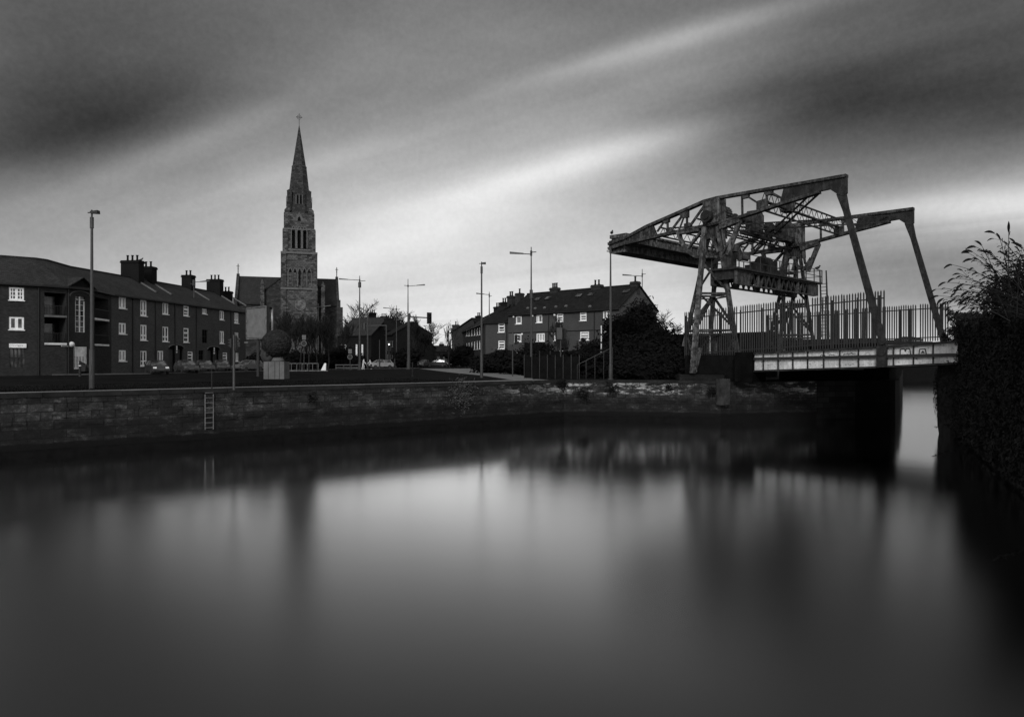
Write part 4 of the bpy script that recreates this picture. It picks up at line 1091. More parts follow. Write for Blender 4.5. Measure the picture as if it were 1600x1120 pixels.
for px, py in ((748, 494), (778, 480), (788, 473)):
    c = ridge_at(px, q0, q1); chimney('c', tr_, c, 1.3, .9, max(.8, (560-py)*c.y/F+EYE-c.z), rz, 2, 'brick_dark')
GA, GB = P(706, 522, 150), P(741, 520, 146); GA.z = GB.z = 0
gr_ = empty('gabled_house', GA, 'small gable-ended house with a tall end chimney at the far end of the flats', 'building')
gf = Facade(GA, GB, 7.2); m = MB(); gf.wall(m); pk = V(((gf.pt(gf.L*.93, 9.9)).x, gf.pt(gf.L*.93, 9.9).y, 9.9))
m.quad(gf.pt(0, 7.2), gf.pt(gf.L, 7.2), gf.pt(gf.L, 9.3), pk); m.build('wall', 'brick', gr_)
bk = -gf.n*12
m = MB(); a, b = gf.pt(-.4, 7.0, .3), pk+gf.n*.3+UP*.1; m.hexa([a, b, b+bk, a+bk, a+UP*.18, b+UP*.18, b+bk+UP*.18, a+bk+UP*.18])
a = gf.pt(gf.L+3, 7.2, .3); m.hexa([b, a, a+bk, b+bk, b+UP*.18, a+UP*.18, a+bk+UP*.18, b+bk+UP*.18]); m.build('roof', 'slate_dark', gr_)
MB().quad(gf.pt(0, 0), gf.pt(0, 7.2), gf.pt(0, 7.2)+bk, gf.pt(0, 0)+bk).build('side_wall', 'brick', gr_)
chimney('c', gr_, gf.pt(.6, 7.4, -.6), 1.5, 1.2, (560-508)*150/F+EYE-7.4, 0, 1, 'brick')

# --- church
D0 = 170.0; S0 = D0/F
cx0 = (467.5-800)*S0
def cz(py, d=D0): return EYE+(560-py)*d/F
ch = empty('church', V((cx0, D0, 0)), 'stone church with a tall tapering spire and lancet windows, centre left', 'church')
cc = V((cx0, D0+4.5, 0))
def sqstage(hw0, hw1, z0, z1, but=0.0):
    m = MB()
    k = lambda h, z: [cc+V((-h, -h, z)), cc+V((h, -h, z)), cc+V((h, h, z)), cc+V((-h, h, z))]
    m.hexa(k(hw0, z0)+k(hw1, z1)); return m
H = lambda px: px*S0
tw = sqstage(H(26.5), H(26.2), 0, cz(401)); tw.build('tower', 'church', ch)
m = MB()
for sx in (-1, 1):
    for sy in (-1, 1):
        for hw, za, zb_ in ((H(28), 0, cz(402)), (H(25.4), cz(402), cz(366)), (H(22.6), cz(366), cz(336))):
            bw = 1.25; c = cc+V((sx*(hw-bw/2), sy*(hw-bw/2), (za+zb_)/2)); m.box(c, (bw, bw, zb_-za))
            t0 = cc+V((sx*(hw-bw/2), sy*(hw-bw/2), zb_)); q = bw/2
            m.add([t0+V((-q, -q, 0)), t0+V((q, -q, 0)), t0+V((q, q, 0)), t0+V((-q, q, 0)), t0+V((-sx*q*.8, -sy*q*.8, 1.5))], [(0, 1, 4), (1, 2, 4), (2, 3, 4), (3, 0, 4)])
m.build('buttress', 'church', ch)
# belfry with lancets
bz0, bz1 = cz(401), cz(340)
bf = []
m = MB(); hw = H(23.5)
for sgn, axs in ((1, 0), (1, 1), (-1, 0), (-1, 1)):
    ax = V((1, 0, 0)) if axs == 0 else V((0, 1, 0)); no = (V((0, -1, 0)) if axs == 0 else V((1, 0, 0)))*sgn
    A_ = cc-ax*hw*sgn+no*hw if axs == 0 else cc-ax*hw*sgn+no*hw
    F_ = Facade(A_, A_+ax*sgn*2*hw, bz1, bz0)
    F_.n = no
    for px in (-8.6, 0, 8.6):
        u = hw+H(px); F_.cut([u-.34, cz(394), u+.34, cz(368)])
    F_.wall(m, .5)
    bf.append(F_)
m.build('belfry', 'church', ch)
F_ = bf[0]
MB().box(cc+UP*((bz0+bz1)/2), (2*hw-1.1, 2*hw-1.1, bz1-bz0)).build('belfry_louvre', 'near_black', ch)
for px in (-8.6, 0, 8.6):
    m = MB(); u = hw+H(px); z = cz(368); w = .56
    arc = [(u-w, cz(394)), (u-w, z), (u-w*.7, z+.55), (u, z+1.25), (u+w*.7, z+.55), (u+w, z), (u+w, cz(394))]
    for a, b in zip(arc[:-1], arc[1:]): m.bar(F_.pt(*a, .1), F_.pt(*b, .1), .24, .22)
    m.build('lancet_surround', 'church_pale', ch)
    m = MB(); m.prism([F_.pt(u-.34, z, .02), F_.pt(u+.34, z, .02), F_.pt(u, z+.9, .02)], F_.n*.03); m.build('lancet_head', 'near_black', ch)
# string courses, arcade, slit
for py, h_, hh in ((401, .5, 28.2), (365, .3, 25), (455, .45, 28.4), (396, .3, 24.6)):
    MB().box(cc+UP*cz(py), (2*H(hh), 2*H(hh), h_)).build('string_course', 'church_pale', ch)
m = MB(); fy = cc.y-H(26.3)
for i in range(5):
    xc = cx0+H((i-2)*7.2)+.15; r = H(3.4); zb2 = cz(430)
    pts = [V((xc-r, fy-.12, cz(452))), V((xc-r, fy-.12, zb2)), V((xc-r*.6, fy-.12, zb2+.6)), V((xc, fy-.12, zb2+1.05)), V((xc+r*.6, fy-.12, zb2+.6)), V((xc+r, fy-.12, zb2)), V((xc+r, fy-.12, cz(452)))]
    for a, b in zip(pts[:-1], pts[1:]): m.bar(a, b, .16, .2)
m.build('blind_arcade', 'church_pale', ch)
m = MB()
for i in range(5):
    xc = cx0+H((i-2)*7.2)+.15; zb2 = cz(428.5); m.prism([V((xc-.3, fy-.05, zb2-.3)), V((xc+.3, fy-.05, zb2-.3)), V((xc, fy-.05, zb2+.5))], V((0, .04, 0)))
m.box(V((cx0+.1, fy-.05, cz(440))), (.34, .14, cz(431)-cz(449)))
m.build('slit_window', 'near_black', ch)
m = MB(); rc = V((cx0+.3, fy-.05, cz(479))); n = 20
for i in range(n):
    a, b = 2*math.pi*i/n, 2*math.pi*(i+1)/n
    m.bar(rc+V((math.cos(a)*1.25, 0, math.sin(a)*1.25)), rc+V((math.cos(b)*1.25, 0, math.sin(b)*1.25)), .25, .2)
m.build('round_window_surround', 'church_pale', ch)
MB().cyl(rc+V((0, .02, 0)), rc+V((0, .12, 0)), 1.15, n=20).build('round_window', 'glass', ch)
# spire: octagonal with broach corners and turret step
def octs(prof):
    m = MB(); rings = []
    for r, z in prof:
        rings.append([cc+V((r*math.cos(math.pi/8+math.pi/4*i)/math.cos(math.pi/8), r*math.sin(math.pi/8+math.pi/4*i)/math.cos(math.pi/8), z)) for i in range(8)])
    for a, b in zip(rings[:-1], rings[1:]):
        for i in range(8): m.quad(a[i], a[(i+1) % 8], b[(i+1) % 8], b[i])
    return m
octs([(H(21.5), cz(341)), (H(18.6), cz(322)), (H(15.6), cz(304)), (H(11.6), cz(268)), (H(11.8), cz(265.5)), (H(10.4), cz(264)), (H(.5), cz(201))]).build('spire', 'spire', ch)
for sx in (-1, 1):
    for sy in (-1, 1):
        m = MB(); c = cc+V((sx*(H(18.2)-.5), sy*(H(18.2)-.5), 0)); m.box(c+UP*(cz(306)+cz(336))/2, (1.15, 1.15, cz(306)-cz(336)))
        t0 = c+UP*cz(306); q = .62; m.add([t0+V((-q, -q, 0)), t0+V((q, -q, 0)), t0+V((q, q, 0)), t0+V((-q, q, 0)), t0+V((0, 0, .5))], [(0, 1, 4), (1, 2, 4), (2, 3, 4), (3, 0, 4)])
        c = cc+V((sx*(H(21.8)-.55), sy*(H(21.8)-.55), 0))
        b0 = [c+V((a*.62, b*.62, cz(341))) for a, b in ((-1, -1), (1, -1), (1, 1), (-1, 1))]
        c2 = cc+V((sx*(H(18.0)-.55), sy*(H(18.0)-.55), 0)); b1 = [c2+V((a*.5, b*.5, cz(326))) for a, b in ((-1, -1), (1, -1), (1, 1), (-1, 1))]
        m.hexa(b0+b1)
        m.build('corner_turret', 'spire', ch)
for k in range(4):
    a = math.pi/2*k; no = V((math.sin(a), -math.cos(a), 0)); tx = V((math.cos(a), math.sin(a), 0))
    m = MB(); b = cc+no*(H(16.6)); w = .95
    m.prism([b+no*.45-tx*w+UP*cz(327), b+no*.45+tx*w+UP*cz(327), b+no*.3+tx*w+UP*cz(313), b+no*.25+UP*cz(306.5), b+no*.3-tx*w+UP*cz(313)], -no*1.6)
    lu = m.build('lucarne', 'spire', ch)
    m = MB()
    for s in (-.38, .38): m.box(b+no*.47+tx*s+UP*cz(319), (.36, .1, cz(312.5)-cz(325)), ax=(tx, no, UP))
    m.build('louvre_opening', 'near_black', lu)
    m = MB()
    for s in (-.75, 0, .75): m.box(b+no*.5+tx*s+UP*cz(319), (.2, .12, cz(311)-cz(326)), ax=(tx, no, UP))
    m.build('mullion', 'church_pale', lu)
    m = MB(); b = cc+no*(H(22.6)); m.prism([b+no*.15-tx*1.2+UP*cz(352), b+no*.15+tx*1.2+UP*cz(352), b+no*.15+UP*cz(338)], -no*1.6)
    g = m.build('gablet', 'church_pale', ch); MB().prism([b+no*.2-tx*.4+UP*cz(352), b+no*.2+tx*.4+UP*cz(352), b+no*.2+tx*.3+UP*cz(347.5), b+no*.2+UP*cz(345), b+no*.2-tx*.3+UP*cz(347.5)], -no*.1).build('opening', 'near_black', g)
m = MB(); top = cc+UP*cz(201)
m.bar(top-UP*.5, top+UP*2.9, .14); m.bar(top+UP*2.0-V((.75, 0, 0)), top+UP*2.0+V((.75, 0, 0)), .16)
n = 14
for i in range(n):
    a, b = 2*math.pi*i/n, 2*math.pi*(i+1)/n; m.bar(top+UP*2.0+V((math.cos(a)*.5, 0, math.sin(a)*.5)), top+UP*2.0+V((math.cos(b)*.5, 0, math.sin(b)*.5)), .08)
m.build('cross', 'galv', ch)
# nave and transept roofs behind the tower
DB = D0+8
def bx(px, d=DB): return (px-800)*d/F
zr_, ze = cz(436, DB), cz(479, DB)
m = MB(); x0, x1 = bx(391), bx(540); w2 = 6.0
m.hexa([V((x0, DB, 0)), V((x1, DB, 0)), V((x1, DB+12, 0)), V((x0, DB+12, 0)), V((x0, DB, ze)), V((x1, DB, ze)), V((x1, DB+12, ze)), V((x0, DB+12, ze))])
m.prism([V((x0+.2, DB, ze)), V((x0+.2, DB+12, ze)), V((x0+.2, DB+6, zr_-.3))], V((x1-x0-.4, 0, 0)))
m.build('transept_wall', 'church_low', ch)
m = MB()
m.hexa([V((x0, DB-.4, ze-.3)), V((x1, DB-.4, ze-.3)), V((x1, DB+6, zr_-.15)), V((x0, DB+6, zr_-.15)), V((x0, DB-.4, ze)), V((x1, DB-.4, ze)), V((x1, DB+6, zr_+.1)), V((x0, DB+6, zr_+.1))])
m.hexa([V((x0, DB+6, zr_-.15)), V((x1, DB+6, zr_-.15)), V((x1, DB+12.4, ze-.3)), V((x0, DB+12.4, ze-.3)), V((x0, DB+6, zr_+.1)), V((x1, DB+6, zr_+.1)), V((x1, DB+12.4, ze)), V((x0, DB+12.4, ze))])
m.build('transept_roof', 'church_slate', ch)
for xe, sg in ((x0, -1), (x1, 1)):
    m = MB()
    m.prism([V((xe, DB-1, 0)), V((xe, DB-1, ze+.6)), V((xe, DB+6, zr_+.7)), V((xe, DB+13, ze+.6)), V((xe, DB+13, 0))], V((sg*.7, 0, 0)))
    m.box(V((xe+sg*.7, DB-1.2, ze/2-.3)), (1.6, 1.6, ze-.6)); m.box(V((xe+sg*.5, DB-.9, ze/2+.6)), (.9, 1.0, ze+1.2))
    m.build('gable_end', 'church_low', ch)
    m = MB(); a = V((xe+sg*.35, DB+6, zr_+.6)); m.bar(a, a+UP*2.4, .22); m.cyl(a+UP*1.2, a+UP*2.6, .16, .02, 6); m.bar(a+UP*1.9-V((.4, 0, 0)), a+UP*1.9+V((.4, 0, 0)), .12)
    m.build('finial', 'church_pale', ch)
# nave gable facing the water, split by the tower, with flanking pinnacled buttresses
m = MB(); yg = D0+3.2; xa, xb = (421-800)*yg/F, (514-800)*yg/F; za = cz(460, yg)
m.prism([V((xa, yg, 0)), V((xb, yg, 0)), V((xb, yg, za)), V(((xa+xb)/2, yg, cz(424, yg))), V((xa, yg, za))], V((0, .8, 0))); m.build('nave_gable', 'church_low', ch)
m = MB()
pk = V(((xa+xb)/2, yg, cz(424, yg)))
for e in (V((xa, yg, za)), V((xb, yg, za))): m.hexa([e+V((0, -.2, 0)), pk+V((0, -.2, 0)), pk+V((0, 8, 0)), e+V((0, 8, 0)), e+V((0, -.2, .35)), pk+V((0, -.2, .35)), pk+V((0, 8, .35)), e+V((0, 8, .35))])
m.build('nave_roof', 'church_slate', ch)
for px in (418.5, 510):
    x = (px-800)*yg/F; m = MB(); zt_ = cz(452, yg)
    m.box(V((x, yg-.4, zt_/2)), (.95, 1.4, zt_)); m.prism([V((x-.6, yg-1.2, zt_)), V((x+.6, yg-1.2, zt_)), V((x, yg-1.2, zt_+1.4))], V((0, 1.4, 0))); m.build('pinnacle_buttress', 'church', ch)
# turn the church square to the water: its front faces the viewer
_th = math.atan2(332, 1100); ch.rotation_euler = (0, 0, _th); ch.scale = (.957, .957, 1.012)
_dl = V((-math.sin(_th)*4.5*.957, math.cos(_th)*4.5*.957, 0))
ch.location = V((cx0, 170, 0))-_dl
# parish hall to the right
hl = empty('parish_hall', V((bx(548, 165), 165, 0)), 'low dark stone hall with plain slate roof right of the church tower', 'building')
fh = Facade(V((bx(527, 162), 162, 0)), V((bx(580, 158), 158, 0)), cz(523, 160))
for px in (534, 540, 557, 566):
    fh.window(hl, (px-1.3, 538, px+1.3, 556), 'one', .2)
finish_house(hl, fh, -fh.n*12, cz(498, 166)-cz(523, 160), 'brick_dark', roofmat='church_slate')
# dark houses between the hall and the avenue
for (x0, x1, ye, yr, d, lab, chs, dep, rake) in (
    (578, 607, 512, 500, 176, 'dark houses with tall chimney stacks behind the traffic gantry', ((582, 489), (600, 497)), 9, 8),
    (604, 629, 522, 506, 150, 'dark gabled house at the corner right of the traffic gantry', ((607, 498), (618, 503)), 9, 10),
    (629, 668, 544, 536, 190, 'low far houses behind the large roadside tree', ((640, 532), (655, 533)), 8, 6),
    (664, 700, 548, 541, 260, 'hazy distant terrace at the end of the avenue', ((672, 537), (690, 538)), 9, 4)):
    A_ = V((bx(x0, d), d, 0)); B_ = V((bx(x1, d+rake), d-rake*.3, 0))
    r, f, bkk = house('distant_house', A_, B_, cz(ye, d), dep, 0, lab, 'brick_dark', 'distant houses')
    nW = 4
    for i in range(nW):
        u = f.L*(i+.5)/nW; 
        for zc_ in ((1.2, 2.6), (4.0, 5.4)) if f.z1 > 6.5 else ((1.0, 2.3),):
            f.ops.append([u-.5, zc_[0], u+.5, zc_[1]])
            m = MB(); h = .09
            f.bar(m, u-.5, zc_[0]+h, u+.5, zc_[0]+h, .12, .05, -.08); f.bar(m, u-.5, zc_[1]-h, u+.5, zc_[1]-h, .12, .05, -.08); f.bar(m, u, zc_[0], u, zc_[1], .1, .05, -.08)
            w = m.build('window', 'concrete', r); MB().quad(f.pt(u-.5, zc_[0], -.13), f.pt(u+.5, zc_[0], -.13), f.pt(u+.5, zc_[1], -.13), f.pt(u-.5, zc_[1], -.13)).build('pane', 'glass', w)
    _, r0, r1, _ = finish_house(r, f, bkk, max(1.2, cz(yr, d+dep/2)-cz(ye, d)), 'brick_dark', roofmat='slate_dark')
    for px, py in chs:
        c = ridge_at(px, r0, r1); chimney('c', r, c, 1.8, 1.2, max(.8, cz(py, c.y)-c.z), 0, 3, 'brick_dark')
# far right beyond the bridge
for (x0, x1, yt, d, lab) in ((1388, 1422, 537, 240, 'pale low warehouse seen through the far fence left of the second tie rod'), (1425, 1441, 530, 330, 'small tower building seen through the far fence'), (1436, 1475, 539, 260, 'pale low shed seen through the far fence beside the second tie rod'), (1482, 1530, 541, 300, 'grey yard building behind the shrub at the bridge end')):
    r = empty('distant_shed', V((bx((x0+x1)/2, d), d, 0)), lab, 'building', 'distant buildings beyond the bridge')
    f = Facade(V((bx(x0, d), d, 0)), V((bx(x1, d), d, 0)), cz(yt, d)); finish_house(r, f, -f.n*15, 1.2, 'concrete', roofmat='slate_dark')
# ------------------------------------------------------------------ street furniture
def luminaire(mb, p, d, L=.8):
    d = V(d).normalized(); s = V((-d.y, d.x, 0))
    a, b = p, p+d*L
    mb.hexa([a-s*.12-UP*.04, b-s*.16-UP*.06, b+s*.16-UP*.06, a+s*.12-UP*.04, a-s*.1+UP*.07, b-s*.13+UP*.12, b+s*.13+UP*.12, a+s*.1+UP*.07])
def lamp(px, ytop, d, arms, label, r0=.11, r1=.06, mat='galv', base=True, band=None, grp='street lamps on slender poles', zb=0.0):
    """arms: (px end, y end, has luminaire)"""
    b = P(px, 560, d); b.z = zb; r = empty('street_lamp', b, label, 'street lamp', grp)
    top = P(px, ytop, d)
    m = MB().cyl(b, b+UP*1.2, r0*1.35, r0*1.3, 12); zsh = b.z+1.2
    m.cyl(b+UP*1.2, b+(top-b)*.55, r0, (r0+r1)/2, 12).cyl(b+(top-b)*.55, top, (r0+r1)/2, r1*.7, 12)
    if band: z = P(px, band, d).z; m.cyl(V((b.x, b.y, z-.5)), V((b.x, b.y, z+.3)), r0*1.3, r0*1.3, 12)
    m.build('pole', mat, r)
    if base: MB().lathe(b, [(r0*2.2, 0), (r0*2.2, .06), (r0*1.5, .1)], 12).build('base_plate', mat, r)
    for ax_, ay, lum in arms:
        e = P(ax_, ay, d); z0_ = e.z+(b.x-e.x)*0
        s = V((b.x, b.y, P(px, ay+(1.5 if lum else .6), d).z))
        a = MB().cyl(s, e, .045, .04, 8); a.cyl(s-UP*.15, s+UP*.15, .1, .1, 10)
        ar = a.build('arm', mat, r)
        if lum:
            l = MB(); dd = (e-s).normalized(); luminaire(l, e-dd*.9, dd, 1.3); l.build('lantern', mat, ar)
    return r
def lamp_post_top(px, ytop, ybase, label, w=.1, hdir=1):
    b = onz(px, ybase); d = b.y; top = P(px, ytop, d)
    r = empty('street_lamp', b, label, 'street lamp', 'tall quayside lamp poles')
    h = top.z
    m = MB().cyl(b, b+UP*2.2, w*1.45, w*1.4, 14).cyl(b+UP*2.2, b+UP*(h-.9), w*1.0, w*.7, 14).cyl(b+UP*(h-.9), b+UP*(h-.3), w*1.05, w*1.05, 14).cyl(b+UP*(h-.3), b+UP*h, .05, .05, 8)
    m.box(b+UP*1.1-V((0, w*1.42, 0)), (w*1.1, .02, .5)); m.build('pole', 'galv', r)
    l = MB(); q = b+UP*(h-.05); l.bar(q-V((.22*hdir, 0, 0)), q+V((.35*hdir, 0, 0)), .05, .05); luminaire(l, q-V((.05*hdir, 0, .0)), V((hdir, 0, 0)), .42); l.lathe(q, [(.05, 0), (.05, .12), (.02, .16)], 8)
    l.build('lantern', 'galv_dark', r)
    return r
lamp_post_top(143.5, 331, 608.5, 'tall dark pole with small lamp head on the lawn before the barred gate', .095)
lamp_post_top(752.5, 411, 590.5, 'tall plain pole with a small lamp head at the edge of the paved forecourt', .095)
lamp(954, 388, 56.5, [(948, 392.6, False)], 'plain pole rising to the bridge counterweight, left of the dark bushes', .11, .075, grp=None)
lamp(830, 386, 66, [(803, 395.8, True), (838, 393.6, False)], 'tall cross-arm street lamp standing before the skylit flats', .12, .06, band=458)
lamp(562, 431, 104, [(534, 436.3, True), (571, 438.6, False)], 'cross-arm street lamp just right of the church with its lantern to the left', .17, .07, band=444)
lamp(637.5, 436, 110, [(660, 445.5, True), (631.5, 446, False)], 'cross-arm street lamp beside the long traffic signal arm, lantern to the right', .15, .06)
lamp(303, 437, 100, [(323, 439.5, True), (297, 443.2, False)], 'cross-arm street lamp in front of the brick terrace', .16, .09, band=441)
lamp(497.5, 474, 150, [(514, 478, True), (492, 479, False)], 'thin pale street lamp before the lower church wall', .11, .06)
lamp(619.5, 477, 140, [(602, 481.3, True), (625, 483, False)], 'street lamp behind the bare trees left of the signal arm', .12, .06)
lamp(764.5, 456, 112, [(748, 459, True), (768.5, 462.3, False)], 'cross-arm street lamp before the receding flats', .14, .07)
lamp(677, 504, 210, [(664, 509, True), (681, 509, False)], 'distant street lamp halfway down the avenue', .13, .07)
lamp(695.5, 519, 290, [(686, 522, True), (699, 523, False)], 'farthest small street lamp down the avenue', .13, .08)
lamp(1003.5, 420.5, 100.5, [(977, 430, True), (1009, 428, False)], 'cross-arm street lamp showing over the gable chimney of the skylit flats', .13, .06)
def pole(px, yt, yb, label, r=.07, d=None, mat='galv', name='post', grp=None, cap=None):
    b = onz(px, yb) if d is None else zc(P(px, 560, d), 0)
    t = P(px, yt, b.y); o = empty(name, b, label, 'post', grp)
    MB().cyl(b, V((b.x, b.y, t.z)), r, r*.8, 10).build('shaft', mat, o)
    MB().lathe(b, [(r*1.9, 0), (r*1.9, .08), (r*1.2, .12)], 10).build('foot', mat, o)
    return o, b, t
GP = 'thin plain posts along the avenue'
pole(574.5, 491, 577, 'thin pole right of the church street lamp, topped by a knob', .15, name='pole', grp=GP)
pole(593, 531, 576, 'short thin post beneath the traffic gantry arm', .09, name='pole', grp=GP)
pole(610.5, 511, 570, 'thin pole just right of the gantry upright', .1, name='pole', grp=GP)
pole(617, 493, 571, 'thin pole left beside the street lamp behind the bare trees', .12, name='pole', grp=GP)
pole(709, 521, 573.5, 'thin pole at the corner of the gabled house', .1, name='pole', grp=GP)
for px, yt, lab in ((741.5, 529, 'thin pole nearest the cabinet before the receding flats'), (758.5, 530, 'thin pole between the tall pole and the lower flats')):
    pole(px, yt, 572, lab, .1, name='pole', grp=GP)

def signal_head(parent, c, face, lit=None, back=True, s=1.0):
    """c centre, face = unit dir of lenses"""
    face = V(face).normalized(); tx = V((-face.y, face.x, 0))
    m = MB().box(c, (.34*s, .2*s, 1.02*s), ax=(tx, face, UP))
    if back: m.box(c-face*.02*s, (.62*s, .03*s, 1.3*s), ax=(tx, face, UP))
    h = m.build('signal_head', 'dark', parent)
    for i, z in enumerate((.31, 0, -.31)):
        q = c+UP*z*s+face*.1*s
        MB().cyl(q, q+face*.03*s, .1*s, n=12).build('lens', 'lamp_on' if lit == i else 'near_black', h)
        v = MB()
        for k in range(7):
            a = math.pi*k/6; b = math.pi*(k+1)/6
            if k < 6: v.quad(q+tx*math.cos(a)*.12*s+UP*math.sin(a)*.12*s, q+tx*math.cos(b)*.12*s+UP*math.sin(b)*.12*s, q+tx*math.cos(b)*.12*s+UP*math.sin(b)*.12*s+face*.2*s, q+tx*math.cos(a)*.12*s+UP*math.sin(a)*.12*s+face*.22*s)
        v.build('visor', 'dark', h)
    return h
def tlight(px, yc, d, ybase, label, face, lit=None, s=1.0, extra=None):
    b = zc(P(px, 560, d), 0); r = empty('traffic_light', b, label, 'traffic light', 'traffic signals')
    c = P(px, yc, d); MB().cyl(b, V((b.x, b.y, c.z+.7*s)), .07, .06, 10).build('pole', 'galv', r)
    f = V(face).normalized(); signal_head(r, c+f*.2*s, f, lit, s=s)
    if extra: signal_head(r, c+V(extra)*s, V(extra).normalized(), None, False, s=s*.8)
    return r
def backboard(px, yc, d, label, tw=.4):
    # signal seen from behind: grey cabinet back with a head beside it
    b = zc(P(px, 560, d), 0); r = empty('traffic_light', b, label, 'traffic light', 'traffic signals')
    c = P(px, yc, d); MB().cyl(b, V((b.x, b.y, c.z+.8)), .06, .06, 10).build('pole', 'galv', r)
    MB().box(c+V((-.12, -.12, 0)), (.48, .22, 1.05)).box(c+V((-.34, -.02, 0)), (.05, .35, 1.0)).build('signal_housing', 'galv', r)
    signal_head(r, c+V((.32, .1, -.02)), V((1, .35, 0)), None, False, .9)
    return r
backboard(801, 530, 66, 'grey-backed traffic light in front of the lower flats')
backboard(876, 521, 64, 'grey-backed traffic light in front of the skylit flats')
tlight(908, 537, 70, 575, 'pair of small dark signal heads before the flats, left of the striped pole', (1, -.3, 0), s=.75, extra=(-.5, 0, 0))
o, b, t = pole(939.5, 506, 588, 'pale slim pole with dark bands just left of the tall pole by the bushes', .06, name='pole', d=62, mat='offwhite')
m = MB()
for z in (t.z, t.z-.9, t.z-1.6, t.z-2.3): m.cyl(V((b.x, b.y, z-.12)), V((b.x, b.y, z+.04)), .085, n=10)
m.build('band', 'dark', o)
tlight(365.5, 536, 38.2, 609, 'slim traffic light on the quay path, its heads seen edge-on', (1, .25, 0), s=.62, extra=(-.24, .02, 0))
# signal on long mast arm
b = onz(639, 577); r = empty('mast_arm_signal', b, 'traffic signal hung out on a long horizontal arm right of the avenue mouth', 'traffic signal')
e = P(668, 496.5, b.y); s = P(639.5, 495, b.y)
MB().cyl(b, V((b.x, b.y, s.z+.4)), .22, .16, 12).build('mast', 'galv', r)
MB().cyl(V((b.x, b.y, s.z)), e, .12, .09, 10).cyl(V((b.x, b.y, s.z-.4)), V((b.x, b.y, s.z+.5)), .25, .25, 12).build('arm', 'galv', r)
signal_head(r, P(671, 497, b.y)+V((0, -.1, 0)), (.6, -.8, 0), s=1.35)
b = onz(603.5, 574); r = empty('mast_arm_signal', b, 'traffic gantry with arm reaching left and pale backed signal at its tip', 'traffic signal')
s = P(603.5, 508.5, b.y)
MB().cyl(b, V((b.x, b.y, s.z+.1)), .13, .11, 10).build('mast', 'galv', r)
MB().cyl(V((b.x, b.y, s.z)), P(571, 509, b.y), .1, .08, 10).build('arm', 'galv', r)
q = P(569.5, 509.5, b.y); MB().box(q, (.35, .4, 1.2)).box(q+V((.15, 0, 0)), (.05, .9, 1.5)).build('signal_housing', 'galv', r)
signal_head(r, q+V((-.35, 0, 0)), (-1, -.1, 0), s=.9)
tlight(607.8, 541.5, 121, 572, 'traffic light with its upper lens lit white, under the gantry', (.15, -1, 0), lit=0, s=1.15)
# round signs
def round_sign(px, yc, d, label, rr=.32):
    b = zc(P(px, 560, d), 0); c = P(px, yc, d); r = empty('road_sign', b, label, 'road sign', 'round road signs')
    MB().cyl(b, c-UP*.1, .05, n=8).build('post', 'galv', r)
    f = V((0, -1, 0)); m = MB(); n = 16
    for i in range(n):
        a, bb = 2*math.pi*i/n, 2*math.pi*(i+1)/n
        m.bar(c+f*.06+V((math.cos(a)*rr, 0, math.sin(a)*rr)), c+f*.06+V((math.cos(bb)*rr, 0, math.sin(bb)*rr)), .09, .03, up=f)
    m.build('sign_rim', 'concrete', r); MB().cyl(c, c+f*.05, rr, n=16).build('sign_face', 'galv_dark', r)
    m = MB().box(c+UP*(rr+.45), (.5, .04, .6)); m.build('sign_plate', 'concrete', r)
    return r
round_sign(475, 536.5, 90, 'round ringed road sign in front of the church tower trees')
round_sign(547, 557.5, 98, 'low round ringed road sign by the barrier right of the church')
# billboard
b = zc(P(404, 560, 66), 0); bb = empty('advertising_hoarding', b, 'large blank hoarding panel with a pale frame behind the sculpture', 'billboard')
f = Facade(V((P(385.5, 560, 66.5).x, 66.5, 0)), V((P(416, 560, 64.5).x, 64.5, 0)), 7, 2)
z0_, z1_ = P(400, 529, 66).z, P(400, 481.5, 66).z; L = f.L
MB().prism([f.pt(0, z0_), f.pt(L, z0_), f.pt(L, z1_+.08), f.pt(0, z1_)], -f.n*.35).build('casing', 'galv_dark', bb)
MB().prism([f.pt(.09, z0_+.09, .02), f.pt(L-.09, z0_+.09, .02), f.pt(L-.09, z1_-.05, .02), f.pt(.09, z1_-.08, .02)], -f.n*.03).build('panel_face', 'panel', bb)
m = MB()
for a, c in (((0, z0_), (L, z0_)), ((L, z0_), (L, z1_+.08)), ((L, z1_+.08), (0, z1_)), ((0, z1_), (0, z0_))): f.bar(m, a[0], a[1], c[0], c[1], .08, .08, .02)
m.build('frame', 'ladder', bb)
q = P(423.5, 560, 67); g = Facade(V((P(418, 560, 65).x, 65, 0)), V((q.x, 67.3, 0)), 7)
m = MB(); g.bar(m, g.L, 0.0, g.L, z1_+.1, .16, .14, 0); m.build('post', 'offwhite', bb)
m = MB(); g.bar(m, 0, z1_+.06, g.L, z1_+.06, .1, .3, -.1); g.bar(m, g.L*.35, z0_, g.L*.35, z1_, .25, .1, -.05); m.build('side_panel', 'near_black', bb)
MB().bar(f.pt(L*.5, 0, -.18), f.pt(L*.5, z0_, -.18), .25, .2).build('support', 'galv_dark', bb)
m = MB(); lc = f.pt(.15, z0_-.35, .1); m.box(lc, (.35, .2, .12)); m.build('floodlight', 'concrete', bb)

